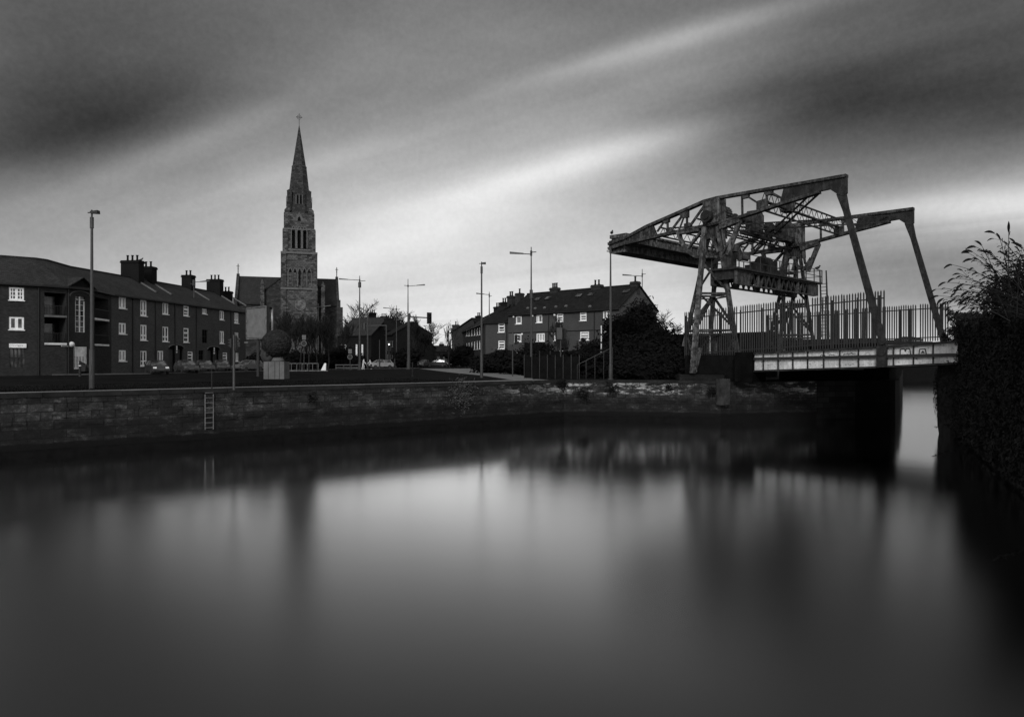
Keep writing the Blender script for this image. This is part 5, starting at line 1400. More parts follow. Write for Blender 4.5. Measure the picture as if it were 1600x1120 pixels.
# head sculpture on a plinth: great ball of hair, face in profile to the left
b = onz(428.5, 592.5); sc_ = empty('head_sculpture', b, 'dark head sculpture with a great ball of hair, facing left on a pale stone plinth', 'sculpture')
DS = b.y; S1 = DS/F
pw = 32*S1; ph = 27.5*S1
m = MB(); m.box(b+V((0, .6, ph/2)), (pw, 1.4, ph)); pl_ = m.build('plinth', 'concrete', sc_)
m = MB()
for k in (-.27, .05, .27): m.box(b+V((pw*k, -.105, ph*.5)), (.03, .012, ph*.98))
m.build('plinth_joint', 'concrete_dark', pl_)
MB().box(b+V((0, .6, ph+.02)), (pw*.8, 1.0, .05)).build('plinth_cap', 'dark', pl_)
hc = P(427.5, 538.5, DS)+V((0, .6, 0))
m = MB().lathe(V((b.x+.08, b.y+.6, ph+.04)), [(.56, 0), (.48, .12), (.42, .3), (.42, .55), (.5, .85)], 20); m.build('neck', 'concrete', sc_, smooth=True)
def facefn(d):
    # profile: brow, nose, lips, chin towards -X
    k = 1.0; fx = max(0, -d.x); z = d.z; y = abs(d.y)
    w = math.exp(-(y/.16)**2)*fx
    k += .20*math.exp(-((z+.12)/.12)**2)*w + .06*math.exp(-((z-.18)/.1)**2)*w
    k += .07*math.exp(-((z+.42)/.05)**2)*w + .06*math.exp(-((z+.54)/.05)**2)*w + .10*math.exp(-((z+.80)/.1)**2)*w*2
    k -= .10*math.exp(-((z-.04)/.1)**2)*math.exp(-((y-.32)/.12)**2)*fx
    return k
fc_ = P(413.5, 553, DS)+V((.1, .5, .0))
m = MB().ball(fc_, (.58, .52, .80), 48, 40, facefn); m.build('face', 'face', sc_, smooth=True)
m = MB()
for s in (-1, 1): m.ball(fc_+V((-.42, s*.2, .04)), (.07, .09, .05), 10, 8)
m.build('eye', 'concrete', sc_, smooth=True)
m = MB().ball(fc_+V((.1, -.50, -.03)), (.14, .08, .2), 12, 10); m.build('ear', 'bronze', sc_, smooth=True)
def hairfn(d): return 1.0+.05*mnoise.noise(d*9)+.035*mnoise.noise(d*22)
m = MB().ball(hc+V((.05, 0, .08)), 22.5*S1, 80, 56, hairfn); m.build('hair', 'bronze', sc_)

# cycle hoops
b = onz(470, 580.5); r = empty('cycle_stand_row', b, 'row of white tubular cycle hoops just right of the sculpture', 'cycle rack')
for i in range(6):
    x0 = P(447+i*8.3, 560, b.y).x; m = MB(); h = 1.05
    pts = [V((x0, b.y, 0)), V((x0, b.y, h*.85)), V((x0+.1, b.y, h)), V((x0+.7, b.y, h)), V((x0+.70, b.y, 0))]
    m.tube(pts[:4] if i < 5 else pts[:4]+[V((x0+.72, b.y, h*.85)), V((x0+.72, b.y, 0))], .045, n=6); m.build('hoop', 'ladder', r)
m = MB().bar(V((P(440, 560, b.y).x, b.y, .1)), V((P(512, 560, b.y).x, b.y, .1)), .07, .1); m.build('ground_rail', 'ladder', r)
b = onz(505, 579); r = empty('marker_board', b, 'small white wedge-shaped marker standing right of the cycle hoops', 'marker')
MB().prism([b+V((-.35, 0, 0)), b+V((.35, 0, 0)), b+V((.38, 0, 1.0)), b+V((.18, 0, 1.05))], V((0, .3, 0))).build('board', 'white', r)
b = onz(543, 578); r = empty('guard_rail', b, 'low two-bar guard rail left of the church street lamp', 'railing')
m = MB()
for z in (.35, .75): m.bar(V((P(524, 560, b.y).x, b.y, z)), V((P(561, 560, b.y).x, b.y, z)), .07, .1)
m.build('rail', 'concrete', r)
for px in (525, 537, 549, 560): MB().bar(V((P(px, 560, b.y).x, b.y, 0)), V((P(px, 560, b.y).x, b.y, .85)), .08).build('post', 'galv', r)
def bollard(px, yb, h, label):
    b = onz(px, yb); r = empty('bollard', b, label, 'bollard', 'dark bollards')
    MB().lathe(b, [(.13, 0), (.12, .1), (.09, .15), (.085, h*.8), (.12, h*.84), (.12, h*.9), (.05, h)], 12).build('body', 'dark', r)
    MB().cyl(b+UP*h*.72, b+UP*h*.80, .1, n=12).build('collar', 'offwhite', r)
    return r
bollard(125, 588.5, 1.35, 'dark bollard in front of the white barred gate')
bollard(698.5, 573, 1.1, 'dark bollard at the mouth of the paved forecourt, left one by the sapling')
bollard(727.5, 573.5, 1.1, 'dark bollard left of the small cabinet on the forecourt')
bollard(711.5, 573.5, 1.1, 'dark bollard beside the thin pole at the gabled house')
b = onz(741, 572.5); r = empty('utility_cabinet', b, 'squat pale utility cabinet before the receding flats', 'cabinet')
MB().box(b+UP*.65, (2.3, .6, 1.3)).box(b+UP*1.36, (2.5, .75, .12)).build('cabinet_body', 'concrete_dark', r); MB().box(b+V((-.5, -.32, .7)), (.7, .03, .9)).build('notice', 'concrete', r)

# quay ladder
a, c = onz(327.5, 617), None; lr_ = Q[1]+(Q[2]-Q[1])*0
def on_quay(px, py): n = V((d1.y, -d1.x, 0)); return onplane(px, py, Q[1]+n*.13, n)
lad = empty('quay_ladder', on_quay(327, 680), 'pale steel ladder fixed to the dark quay wall', 'ladder')
m = MB(); nq = V((d1.y, -d1.x, 0)); tl_ = on_quay(320.5, 616); bl_ = zc(tl_, -2.15); tr2 = tl_+d1*.42; br2 = bl_+d1*.42
m.cyl(bl_, tl_, .022, n=8).cyl(br2, tr2, .022, n=8)
m.build('stringer', 'ladder', lad)
m = MB(); z = -2.05
while z < 0: m.cyl(zc(bl_, z), zc(br2, z), .014, n=6); z += .27
m.build('rung', 'ladder', lad)
# sloping handrail and sheet fence behind the quay near the bridge
h0, h1 = P(902, 570, 58), P(957, 542.5, 58); r = empty('ramp_handrail', zc(h0, 0), 'thin pale handrail sloping up to the right below the bushes', 'handrail')
MB().bar(h0, h1, .035).build('rail', 'galv', r); 
for k in (.0, .25, .5, .75, 1): q = h0+(h1-h0)*k; MB().bar(zc(q, 0), q, .05).build('baluster', 'dark', r)
g0, g1 = P(819, 560, 60), P(905, 560, 58); g0.z = g1.z = 0
r = empty('mesh_fence', g0, 'dark sheeted fence with posts on the quay below the skylit flats', 'fence')
wallstrip([g0, g1], .05, EYE+.15, None, .06).build('sheeting', 'near_black', r)
for k in range(8): q = g0+(g1-g0)*(k/7); MB().bar(q-V((0, .05, 0)), q-V((0, .05, 0))+UP*2.0, .06).build('post', 'dark', r)
g0, g1 = P(843, 560, 74), P(950, 560, 68); g0.z = g1.z = 0
r = empty('boundary_fence', g0, 'dark board fence running along the foot of the skylit flats', 'fence')
wallstrip([g0, g1], 0, EYE+.75, None, .08).build('boards', 'near_black', r)
for k in range(7): q = g0+(g1-g0)*(k/6); MB().bar(q-V((0, .06, 0)), q-V((0, .06, 0))+UP*2.5, .08).build('post', 'galv_dark', r)

# ------------------------------------------------------------------ cars
def car(px, d, yaw, mat, label, grp='cars by the terrace and down the avenue', lights=False, x=None):
    b = P(px, 560, d); b.z = 0; r = empty('parked_car', b, label, 'car', grp)
    ca, sa = math.cos(yaw), math.sin(yaw)
    def T(x, y, z): return b+V((x*ca-y*sa, x*sa+y*ca, z))
    prof = [(-2.1, .35), (-2.15, .75), (-2.0, .95), (-1.85, 1.0), (.85, 1.0), (1.75, .88), (2.1, .72), (2.12, .35)]
    m = MB(); n = len(prof)
    for w0, w1, pr in ((.84, .84, prof),):
        L_ = [T(x, -w0, z) for x, z in pr]; R_ = [T(x, w0, z) for x, z in pr]
        m.add(L_+R_, [tuple(range(n))[::-1], tuple(range(n, 2*n))]+[(i, (i+1) % n, n+(i+1) % n, n+i) for i in range(n)])
    bd = m.build('body', mat, r)
    gh = [(-1.85, .99), (-1.55, 1.40), (-.2, 1.48), (.25, 1.42), (1.0, .99)]
    m = MB(); n = len(gh); L_ = [T(x, -.80+(z-.99)*.3, z) for x, z in gh]; R_ = [T(x, .80-(z-.99)*.3, z) for x, z in gh]
    m.add(L_+R_, [tuple(range(n))[::-1], tuple(range(n, 2*n))]+[(i, (i+1) % n, n+(i+1) % n, n+i) for i in range(n)]); m.build('windows', 'glass', bd)
    m = MB(); m.quad(T(-1.5, -.66, 1.43), T(-.2, -.65, 1.51), T(.22, -.66, 1.45), T(.22, .66, 1.45), T(-.2, .65, 1.51), T(-1.5, .66, 1.43))
    for s in (-1, 1):
        for (x0, z0_), (x1, z1_) in (((-1.85, .99), (-1.5, 1.43)), ((-.35, .99), (-.3, 1.48)), ((1.0, .99), (.22, 1.45))): m.bar(T(x0, s*.80, z0_), T(x1, s*.67, z1_), .07)
    m.build('roof', mat, bd)
    for x_ in (-1.35, 1.35):
        for s in (-1, 1):
            w = MB().cyl(T(x_, s*.68, .32), T(x_, s*.87, .32), .32, n=16).build('wheel', 'rubber', r)
            MB().cyl(T(x_, s*.86, .32), T(x_, s*.885, .32), .19, n=12).build('rim', 'galv', w)
    for s in (-1, 1):
        m = MB().box(T(2.08, s*.6, .72), (.12, .32, .17), yaw); m.build('headlight', 'white' if lights else 'glass', bd)
        m = MB().box(T(-2.1, s*.66, .82), (.1, .2, .2), yaw); m.build('tail_light', 'galv_dark', bd)
    MB().box(T(2.13, 0, .48), (.03, .5, .11), yaw).build('number_plate', 'concrete', bd)
    MB().box(T(2.1, 0, .42), (.1, 1.5, .16), yaw).box(T(-2.12, 0, .45), (.1, 1.5, .16), yaw).build('bumper', 'dark', bd)
    return r
car(245, 76.5, math.radians(-52), 'carpaint', 'dark parked car facing the water with bright headlamps, first of the row by the terrace', lights=True)
car(291, 82, math.radians(-50), 'carpaint', 'dark parked car second in the row, beneath the first terrace arch')
car(319, 88, math.radians(-55), 'carpaint', 'dark parked car third in the row, between the two terrace arches')
car(346, 95, math.radians(-60), 'carpaint', 'dark parked car last in the row, beneath the second terrace arch')
car(107, 74, math.radians(184), 'galv_dark', 'grey car on the road in front of the white barred gate', None)
car(388, 92, math.radians(-110), 'carsilver', 'silver car half hidden behind the sculpture plinth')
car(660, 138, math.radians(-100), 'carsilver', 'dark car with pale roof at the mouth of the avenue')
car(699, 150, math.radians(-80), 'carwhite', 'white car farther up the avenue behind the sapling')
car(682, 146, math.radians(180), 'carpaint', 'dark car crossing the avenue between the silver and the white car')
car(594, 118, math.radians(-140), 'carwhite', 'white car waiting under the traffic gantry')
car(612, 128, math.radians(-92), 'carsilver', 'silver car queued behind the lit traffic light')

# ------------------------------------------------------------------ people and birds
def person(px, d, label, lean=0.0, top='cloth_l', legs='cloth_d', face=-1, h=1.72, arm=.0):
    b = P(px, 560, d); b.z = 0
    k = h/1.72
    J = {'pelvis': (0, 0, .92), 'waist': (lean*.1, 0, 1.08), 'chest': (lean*.25, 0, 1.32), 'neck': (lean*.34, 0, 1.50), 'chin': (lean*.37+face*.02, 0, 1.57), 'crown': (lean*.38, 0, 1.67)}
    vs = []; ed = []; rad = []
    def add(p, r, par=None):
        vs.append((p[0]*k, p[1]*k, p[2]*k)); rad.append(r)
        if par is not None: ed.append((par, len(vs)-1))
        return len(vs)-1
    pe = add(J['pelvis'], (.15, .12)); wa = add(J['waist'], (.14, .11), pe); cs = add(J['chest'], (.17, .13), wa); ne = add(J['neck'], (.06, .06), cs)
    hd = add(J['chin'], (.085, .09), ne); add(J['crown'], (.085, .095), hd)
    for s in (-1, 1):
        hp = add((0, s*.09, .86), (.10, .10), pe); kn = add((face*.07*s+face*.02, s*.10, .48), (.065, .065), hp); an = add((face*.12*s-face*.05, s*.11, .09), (.042, .042), kn); add((face*.12*s+face*.10, s*.11, .04), (.04, .035), an)
        sh = add((lean*.3, s*.2, 1.42), (.06, .06), cs); el = add((lean*.32+face*arm, s*.25, 1.15), (.045, .045), sh); wr = add((lean*.4+face*(.12+arm*1.5), s*.22, .93), (.032, .032), el); add((lean*.42+face*(.15+arm*1.6), s*.21, .85), (.04, .022), wr)
    me = bpy.data.meshes.new('person'); me.from_pydata(vs, ed, []); o = bpy.data.objects.new('person', me); COL.objects.link(o)
    o.location = b; sk = o.modifiers.new('Skin', 'SKIN')
    for i, r_ in enumerate(rad): me.skin_vertices[0].data[i].radius = r_
    me.skin_vertices[0].data[0].use_root = True
    su = o.modifiers.new('Sub', 'SUBSURF'); su.levels = 1; su.render_levels = 1
    me.materials.append(M[top]); ROOT[o.name] = b
    tag(o, label, 'person', 'people by the crossing')
    MB().ball(b+V((J['crown'][0]*k+.015, 0, 1.655*k)), (.10, .10, .10), 12, 8).build('hair', 'dark', o)
    m = MB()
    for s in (-1, 1): m.cyl(b+V((0, s*.09*k, .90*k)), b+V(((face*.07*s+face*.02)*k, s*.10*k, .48*k)), .125, .09, 10).cyl(b+V(((face*.07*s+face*.02)*k, s*.10*k, .50*k)), b+V(((face*.12*s-face*.05)*k, s*.11*k, .1*k)), .09, .06, 10)
    m.build('trousers', legs, o)
    return o
person(567.5, 108, 'person in pale jacket and light trousers standing right of the church street lamp', .25, 'cloth_l', 'cloth_l', 1, 1.7, .1)
person(580, 110, 'person in white top bending forward beside the thin pole, near the crossing', -.6, 'cloth_l', 'cloth_d', -1, 1.6, .15)
person(616.5, 112, 'dark clothed person waiting right of the lit traffic light', .05, 'cloth_d', 'cloth_d', 1, 1.72)
def bird(p, label, yaw=0.0, s=1.0):
    p = V(p); r = empty('bird', p, label, 'bird', 'birds perched on the roofs and rails'); ca, sa = math.cos(yaw), math.sin(yaw)
    def T(x, z): return p+V((x*ca, x*sa, z))*s
    m = MB()
    prof = [(-.34, .22, .01), (-.22, .2, .05), (-.1, .2, .09), (.03, .23, .10), (.12, .29, .07), (.15, .34, .055), (.19, .38, .055), (.23, .385, .03), (.30, .37, .006)]
    for a, b_ in zip(prof[:-1], prof[1:]): m.cyl(T(a[0], a[1]), T(b_[0], b_[1]), a[2]*s, b_[2]*s, 10)
    for y in (-.03, .03): m.bar(T(0, 0)+V((0, y, 0)), T(0, .16)+V((0, y, 0)), .015)
    m.build('body', 'bird', r); return r
bird(V((NP(957.5, 368).x, NP(957.5, 368).y+.6, EYE+192*60.96/F+.02)), 'dark bird perched on the near end of the bridge counterweight', 1.2, 1.3)
bird(endp+UP*1.12+ud*-.4, 'dark bird perched on the platform handrail of the bridge', .4, 1.2)
c = on_ridge(220); bird(V((c.x, c.y, EYE+(560-409.5)*c.y/F)), 'bird perched beside the largest chimney stack of the terrace', 0, 1.3)

# ------------------------------------------------------------------ trees
def tree_mesh(h, spread, upright, levels, seed, r0=.16, nb=5, twig=.022):
    rnd = random.Random(seed); tk = MB(); bk = MB()
    def grow(p, d, L, r, lv):
        n = 4 if lv < 2 else 3; pts = [p]; q = p; dd = d
        for i in range(n):
            dd = (dd+V((rnd.uniform(-.2, .2), rnd.uniform(-.2, .2), rnd.uniform(-.06, .12)*upright))).normalized(); q = q+dd*L/n; pts.append(q)
        mb = tk if lv == 0 else bk
        r1 = max(r*.5, twig*.7)
        for i in range(n): mb.cyl(pts[i], pts[i+1], r+(r1-r)*i/n, r+(r1-r)*(i+1)/n, 6 if lv < 2 else 3, caps=False)
        if lv >= levels: return
        k = nb if lv else nb+2
        for i in range(k):
            t = (.35 if lv == 0 else .2)+(.65 if lv == 0 else .8)*(i+rnd.random())/k; j = min(n-1, int(t*n)); s = pts[j]+(pts[j+1]-pts[j])*(t*n-j)
            a = rnd.uniform(0, 6.283); side = V((math.cos(a), math.sin(a), 0))
            nd = (dd*upright*.8+side*spread+UP*.35*upright).normalized()
            grow(s, nd, L*rnd.uniform(.48, .68)*(1-.25*t if lv == 0 else 1), max(r*.45, twig), lv+1)
    grow(V((0, 0, 0)), UP, h*.62, r0, 0)
    return tk, bk
def bare_tree(px, d, h, label, proto, zrot, grp, sc=1.0, z=0.0):
    r = empty('bare_tree', zc(P(px, 560, d), z), label, 'tree', grp)
    r.rotation_euler = (0, 0, zrot); r.scale = (sc, sc, sc)
    for nm, me in (('trunk', proto[0]), ('crown', proto[1])):
        o = bpy.data.objects.new(nm, me); COL.objects.link(o); o.parent = r
    return r
def proto(*a, **k):
    tk, bk = tree_mesh(*a, **k); out = []
    for nm, mb in (('trunk', tk), ('crown', bk)):
        o = mb.build(nm, 'bark'); out.append(o.data); bpy.data.objects.remove(o)
    return out
pA = proto(10, .42, 1.6, 4, 3, .17, 5, .026)
pB = proto(10, .95, .9, 4, 5, .16, 5, .030)
pC = proto(6, .5, 1.4, 3, 8, .08, 5, .022)
pD = proto(10, .6, 1.35, 4, 14, .16, 5, .026)
G1 = 'bare trees in front of the church'
for i, (px, d, sc, pr, lab) in enumerate((
    (432, 112, .86, pA, 'leftmost bare tree before the church, beside the hoarding'), (446, 122, .98, pD, 'bare tree before the left edge of the church tower'), (459, 118, .86, pA, 'bare tree left of the round ringed sign before the church tower'),
    (477, 116, .88, pD, 'bare tree right behind the round ringed sign before the church tower'), (488, 125, .95, pA, 'bare tree at the right edge of the church tower'), (505, 118, .86, pD, 'bare tree before the right transept roof'),
    (521, 126, .92, pA, 'rightmost bare tree of the church group, by the hall'))):
    bare_tree(px, d, 10, lab, pr, i*1.3+.4, G1, sc)
for i, (px, d, sc, pr, lab) in enumerate(((440, 100, .78, pD, 'nearer bare tree just right of the hoarding post, before the church'), (468, 103, .8, pA, 'nearer bare tree before the middle of the church tower'), (483, 100, .76, pD, 'nearer bare tree just right of the round ringed sign'),
    (496, 104, .82, pA, 'nearer bare tree beneath the thin pale street lamp'), (512, 104, .8, pD, 'nearer bare tree above the white marker board'), (418, 120, .9, pA, 'bare tree partly hidden behind the hoarding'), (451, 110, .88, pA, 'bare tree midway between hoarding and ringed sign'), (529, 112, .8, pA, 'bare tree rising out of the round dark bush'))):
    bare_tree(px, d, 10, lab, pr, i*2.3+1, G1, sc)
G2 = 'bare trees along the avenue'
for i, (px, d, sc, pr, lab) in enumerate(((553, 185, 1.15, pB, 'bare tree rising behind the parish hall roof'), (578, 182, 1.65, pB, 'tallest bare tree behind the dark chimneys'), (600, 180, 1.5, pB, 'bare tree behind the corner house'),
    (619, 175, 1.3, pD, 'bare tree right of the dark gabled corner house'), (648, 135, .98, pD, 'bare tree standing behind the mast arm signal'), (662, 142, .95, pB, 'bare tree at the right of the mast arm signal'),
    (534, 150, .62, pB, 'small bare tree before the parish hall'))):
    bare_tree(px, d, 10, lab, pr, i*2.1, G2, sc)
bare_tree(703, 120, 6, 'slender bare sapling in front of the gabled house', pC, .5, None, 1.35)
bare_tree(1049, 112, 10, 'small bare tree between the flats gable and the bridge tower', pB, 1.1, None, .92)
bare_tree(872, 84, 10, 'bare tree in front of the middle of the skylit flats', pD, 2.2, None, .66)
bare_tree(890, 80, 10, 'smaller bare tree right of the grey-backed signal before the skylit flats', pA, .2, None, .48)
# wooden trunk guards / small saplings on the lawn
pole(644.5, 566, 588.5, 'short timber stake on the lawn under the mast arm signal', .07, name='stake', mat='bark')
pole(331, 567, 608, 'thin short stake on the quay path above the ladder', .02, name='stake', mat='galv_dark')

def leafy(name, c, rad, n, size, label, cat, mat='foliage', grp=None, core=True, seed=1, flat=.0, cut=None):
    rnd = random.Random(seed); c = V(c); r = empty(name, V((c.x, c.y, max(0, c.z-rad[2]))), label, cat, grp)
    off = V((rnd.uniform(0, 50), rnd.uniform(0, 50), rnd.uniform(0, 50)))
    def rr(d): return .78+.42*mnoise.noise(d*1.7+off)+.22*mnoise.noise(d*4.5+off)
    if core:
        MB().ball(c, [x*.80 for x in rad], 26, 18, rr).build('light_blocking_core', 'near_black', r)  # opaque dark core added to block light through the leaves
    m = MB()
    for i in range(n):
        d = V((rnd.gauss(0, 1), rnd.gauss(0, 1), rnd.gauss(0, 1))).normalized()
        k = rr(d)*(rnd.uniform(.72, 1.06)); p = c+V((d.x*rad[0], d.y*rad[1], d.z*rad[2]))*k
        if p.z < .02: continue
        if cut and cut(p): continue
        a = V((rnd.gauss(0, 1), rnd.gauss(0, 1), rnd.gauss(0, .6))).normalized(); b_ = a.orthogonal().normalized(); s = size*rnd.uniform(.6, 1.3)
        m.quad(p-a*s, p-b_*s*.45, p+a*s, p+b_*s*.45)
    m.build('foliage', mat, r); return r
GB_ = 'dark bushes between the flats and the quay'
bl = [(455, 566, 108, (6, 2, 1.9), 'low dark hedge behind the cycle hoops'), (495, 566, 112, (5, 2, 1.8), 'low dark hedge behind the white marker board'), (410, 566, 100, (3, 2, 1.7), 'low dark hedge behind the sculpture plinth'), (775, 571, 82, (3.2, 2.2, 1.3), 'low hedge bush left of the grey-backed signal by the lower flats'), (806, 570, 76, (2.6, 2, 1.5), 'rounded bush below the lower flats windows'), (838, 573, 72, (2.8, 2, 1.5), 'bush beneath the tall cross-arm lamp'),
      (790, 563, 92, (4, 3, 1.9), 'taller hedge against the foot of the lower flats'), (842, 556, 84, (3.4, 2.5, 2.4), 'rounded bush hiding the ground floor of the skylit flats'), (765, 568, 98, (3.6, 2.5, 1.6), 'far hedge bush at the foot of the thin poles'),
      (722, 552, 128, (4.2, 3, 2.6), 'dark shrub at the corner of the gabled house'), (930, 566, 66, (3.2, 2.5, 2.4), 'bush at the top of the sloping handrail'), (528, 557, 112, (2.6, 2.4, 2.3), 'round dark bush before the parish hall'),
      (560, 566, 125, (3.0, 2, 1.8), 'dark shrub at the foot of the thin pole right of the church lamp'), (635, 560, 128, (3.5, 3, 2.8), 'dark shrub below the mast arm signal')]
for i, (px, py, d, rad, lab) in enumerate(bl):
    c = P(px, py, d); c.z = max(rad[2]*.55, c.z if d < 60 else c.z*.5+rad[2]*.3); leafy('bush', c, rad, 1500, .22, lab, 'bush', grp=GB_, seed=20+i)
# large ivy-grown mass over the gable and the dark thicket by the tower
leafy('ivy_covered_tree', P(1000, 520, 86), (3.4, 2.5, 4.3), 5000, .26, 'great dark ivy-grown tree covering the gable of the skylit flats', 'tree', seed=3)
leafy('thicket', P(978, 540, 74), (3.6, 3, 3.9), 4500, .24, 'dark tall thicket right of the tall plain pole', 'thicket', seed=4)
leafy('thicket', P(1030, 558, 66), (4.4, 3, 3.6), 4500, .22, 'dark thicket left of the near tower legs, falling to the quay', 'thicket', seed=5)
leafy('thicket', P(955, 576, 60), (3.0, 2, 2.2), 3200, .18, 'low dark thicket above the quay under the sloping handrail end', 'thicket', seed=6)
leafy('thicket', P(1060, 572, 58), (2.3, 2, 1.9), 2600, .16, 'low dark thicket at the feet of the near tower', 'thicket', seed=7)
leafy('thicket', P(1010, 580, 58), (2.8, 2, 1.7), 2600, .16, 'low dark thicket in the middle of the quay edge growth', 'thicket', seed=8)
leafy('thicket', P(1112, 574, 55.5), (2.0, 1.2, 1.2), 2400, .14, 'dark growth inside the near tower base', 'thicket', seed=9)
# plants on the wall
GW = 'plants rooted in the quay wall'
def wallplant(px, py, rad, n, lab, mat, seed, seg=(1, 2)):
    a, b_ = Q[seg[0]], Q[seg[1]]; d = (b_-a).normalized(); nn_ = V((d.y, -d.x, 0)); c = onplane(px, py, a+nn_*.12, nn_)
    rnd = random.Random(seed); r = empty('wall_plant', c, lab, 'plant', GW); m = MB(); st_ = MB()
    for i in range(n):
        p = c+d*rnd.gauss(0, rad*.45)+UP*rnd.gauss(0, rad*.45)+nn_*abs(rnd.gauss(0, .12)); a_ = V((rnd.gauss(0, 1), rnd.gauss(0, 1), rnd.gauss(-.5, .7))).normalized(); bb_ = a_.orthogonal().normalized(); s = rnd.uniform(.03, .07)
        m.quad(p-a_*s*1.6, p-bb_*s*.5, p+a_*s*1.6, p+bb_*s*.5)
        if i % 14 == 0: st_.bar(c-UP*rad*.2, p, .012)
    m.build('leaves', mat, r); st_.build('stems', 'bark', r)
wallplant(720, 615, 1.1, 700, 'pale straggling plant hanging on the quay wall below the paved forecourt', 'foliage_l', 1)
for px, py, rad, n, lab, sg in ((878, 602, .5, 260, 'dark tuft at the bend of the quay wall', (3, 4)), (912, 616, .7, 300, 'dark clump low on the pale stones right of the wall bend', (4, 5)), (955, 607, .55, 260, 'dark tuft directly below the tall plain pole', (5, 6)), (1045, 606, .4, 180, 'dark tuft left of the pale stones under the near tower', (5, 6)), (1113, 612, .45, 220, 'dark clump at the left foot of the concrete pilaster', (6, 7)), (487, 622, .3, 100, 'tiny tuft on the quay wall below the cycle hoops', (1, 2))):
    wallplant(px, py, rad, n, lab, 'foliage', int(px), sg)

# ------------------------------------------------------------------ right bank: ivy-clad wall, buddleia
iv = empty('ivy_wall', RW[1], 'high canal wall smothered in dark ivy on the right', 'wall')
tops = {1: 4.42, 2: 3.25, 3: 2.6, 4: 2.3}
m = MB()
for i in (1, 2, 3):
    a, b_ = RW[i], RW[i+1]; d = (b_-a).normalized(); nn_ = V((d.y, -d.x, 0))
    if nn_.x > 0: nn_ = -nn_
    o_ = -nn_*4
    m.hexa([zc(a, WATER-1.5), zc(b_, WATER-1.5), zc(b_+o_, WATER-1.5), zc(a+o_, WATER-1.5), zc(a, tops[i]), zc(b_, tops[i+1]), zc(b_+o_, tops[i+1]), zc(a+o_, tops[i])])
m.build('masonry', 'near_black', iv)
rnd = random.Random(77); m = MB()
def leaf(mb, p, nrm, s):
    a = V((rnd.gauss(0, 1), rnd.gauss(0, 1), rnd.gauss(0, 1))); a = (a-nrm*a.dot(nrm)*.8).normalized(); b_ = nrm.cross(a).normalized()
    dr = a*s; w = b_*s*.62; tp_ = p+dr; 
    mb.add([p-dr*.5, p+w-dr*.1, p+w*.45+dr*.25, tp_, p-w*.45+dr*.25, p-w-dr*.1], [(0, 1, 2, 3, 4, 5)])
for i in range(42000):
    a, b_ = RW[1]+(RW[1]-RW[2]).normalized()*.3, RW[2]
    if rnd.random() < .42: a, b_ = RW[2], RW[2]+(RW[3]-RW[2])*.75
    t = rnd.random(); base = a+(b_-a)*t; d = (b_-a).normalized(); nn_ = V((d.y, -d.x, 0)); nn_ = -nn_ if nn_.x > 0 else nn_
    ztop = (4.42+(3.25-4.42)*t) if a is not RW[2] else (3.25-.5*t)
    z = WATER+.15+rnd.random()*(ztop-WATER+.0)
    bulge = .12+.6*max(0, mnoise.noise(V((base.x*.5, base.y*.5, z*.8))+V((5, 5, 5))))+.25*max(0, mnoise.noise(V((base.y*1.7, z*1.9, 2))))
    p = base+nn_*(bulge+rnd.uniform(-.08, .1)); p.z = z
    leaf(m, p, (nn_+V((rnd.gauss(0, .4), rnd.gauss(0, .4), rnd.gauss(.2, .4)))).normalized(), rnd.choice([1, 1, 1.5])*rnd.uniform(.04, .09))
m.build('ivy', 'ivy', iv)
m = MB()
for i in range(7000):   # hanging bulge at the far end, clear of the girder
    c = V((27.4, 43.9, 0)); ang = rnd.uniform(0, 6.28); z = WATER+.1+rnd.random()*5.0
    k = .95*math.sin(min(1, max(0, (z-WATER)/5.1))*math.pi)**.35
    p = c+V((math.cos(ang)*k, math.sin(ang)*k, 0))*rnd.uniform(.75, 1.08); p.z = z
    leaf(m, p, V((math.cos(ang), math.sin(ang), .3)).normalized(), rnd.uniform(.05, .10))
m.lathe(V((27.4, 43.9, WATER)), [(.6, -.5), (.75, .5), (.8, 3), (.7, 4.4), (.3, 4.9)], 14)
m.build('hanging_ivy', 'ivy', iv)
m = MB()
for i in range(46):   # loose sprays breaking the outline
    k_ = rnd.random(); base = RW[1]+(RW[2]-RW[1])*k_; d = (RW[2]-RW[1]).normalized(); nn_ = V((d.y, -d.x, 0)); nn_ = -nn_ if nn_.x > 0 else nn_
    if rnd.random() < .4: base.z = 4.42+(3.25-4.42)*k_
    else: base.z = rnd.uniform(WATER+.4, 3.0)
    dr = (nn_*rnd.uniform(.5, 1)+UP*rnd.uniform(-.3, .9)+d*rnd.uniform(-.8, .3)).normalized(); L = rnd.uniform(.4, 1.1); pts = [base+nn_*.2+dr*L*t-UP*.25*L*t*t for t in (0, .33, .66, 1)]
    m.tube(pts, .012, .005, 3)
    for q in range(26):
        t = rnd.random(); p = pts[min(2, int(t*3))]+(pts[min(2, int(t*3))+1]-pts[min(2, int(t*3))])*(t*3-min(2, int(t*3))); p = p+V((rnd.gauss(0, .05), rnd.gauss(0, .05), rnd.gauss(0, .05)))
        leaf(m, p, V((rnd.gauss(0, 1), rnd.gauss(0, 1), rnd.gauss(0, 1))).normalized(), rnd.uniform(.05, .11))
m.build('ivy_sprays', 'ivy', iv)
bd = empty('buddleia', P(1590, 495, 24), 'arching buddleia with dry drooping flower spikes above the ivy wall, upper right', 'shrub')
st_ = MB(); sp_ = MB(); lf_ = MB(); rnd = random.Random(5)
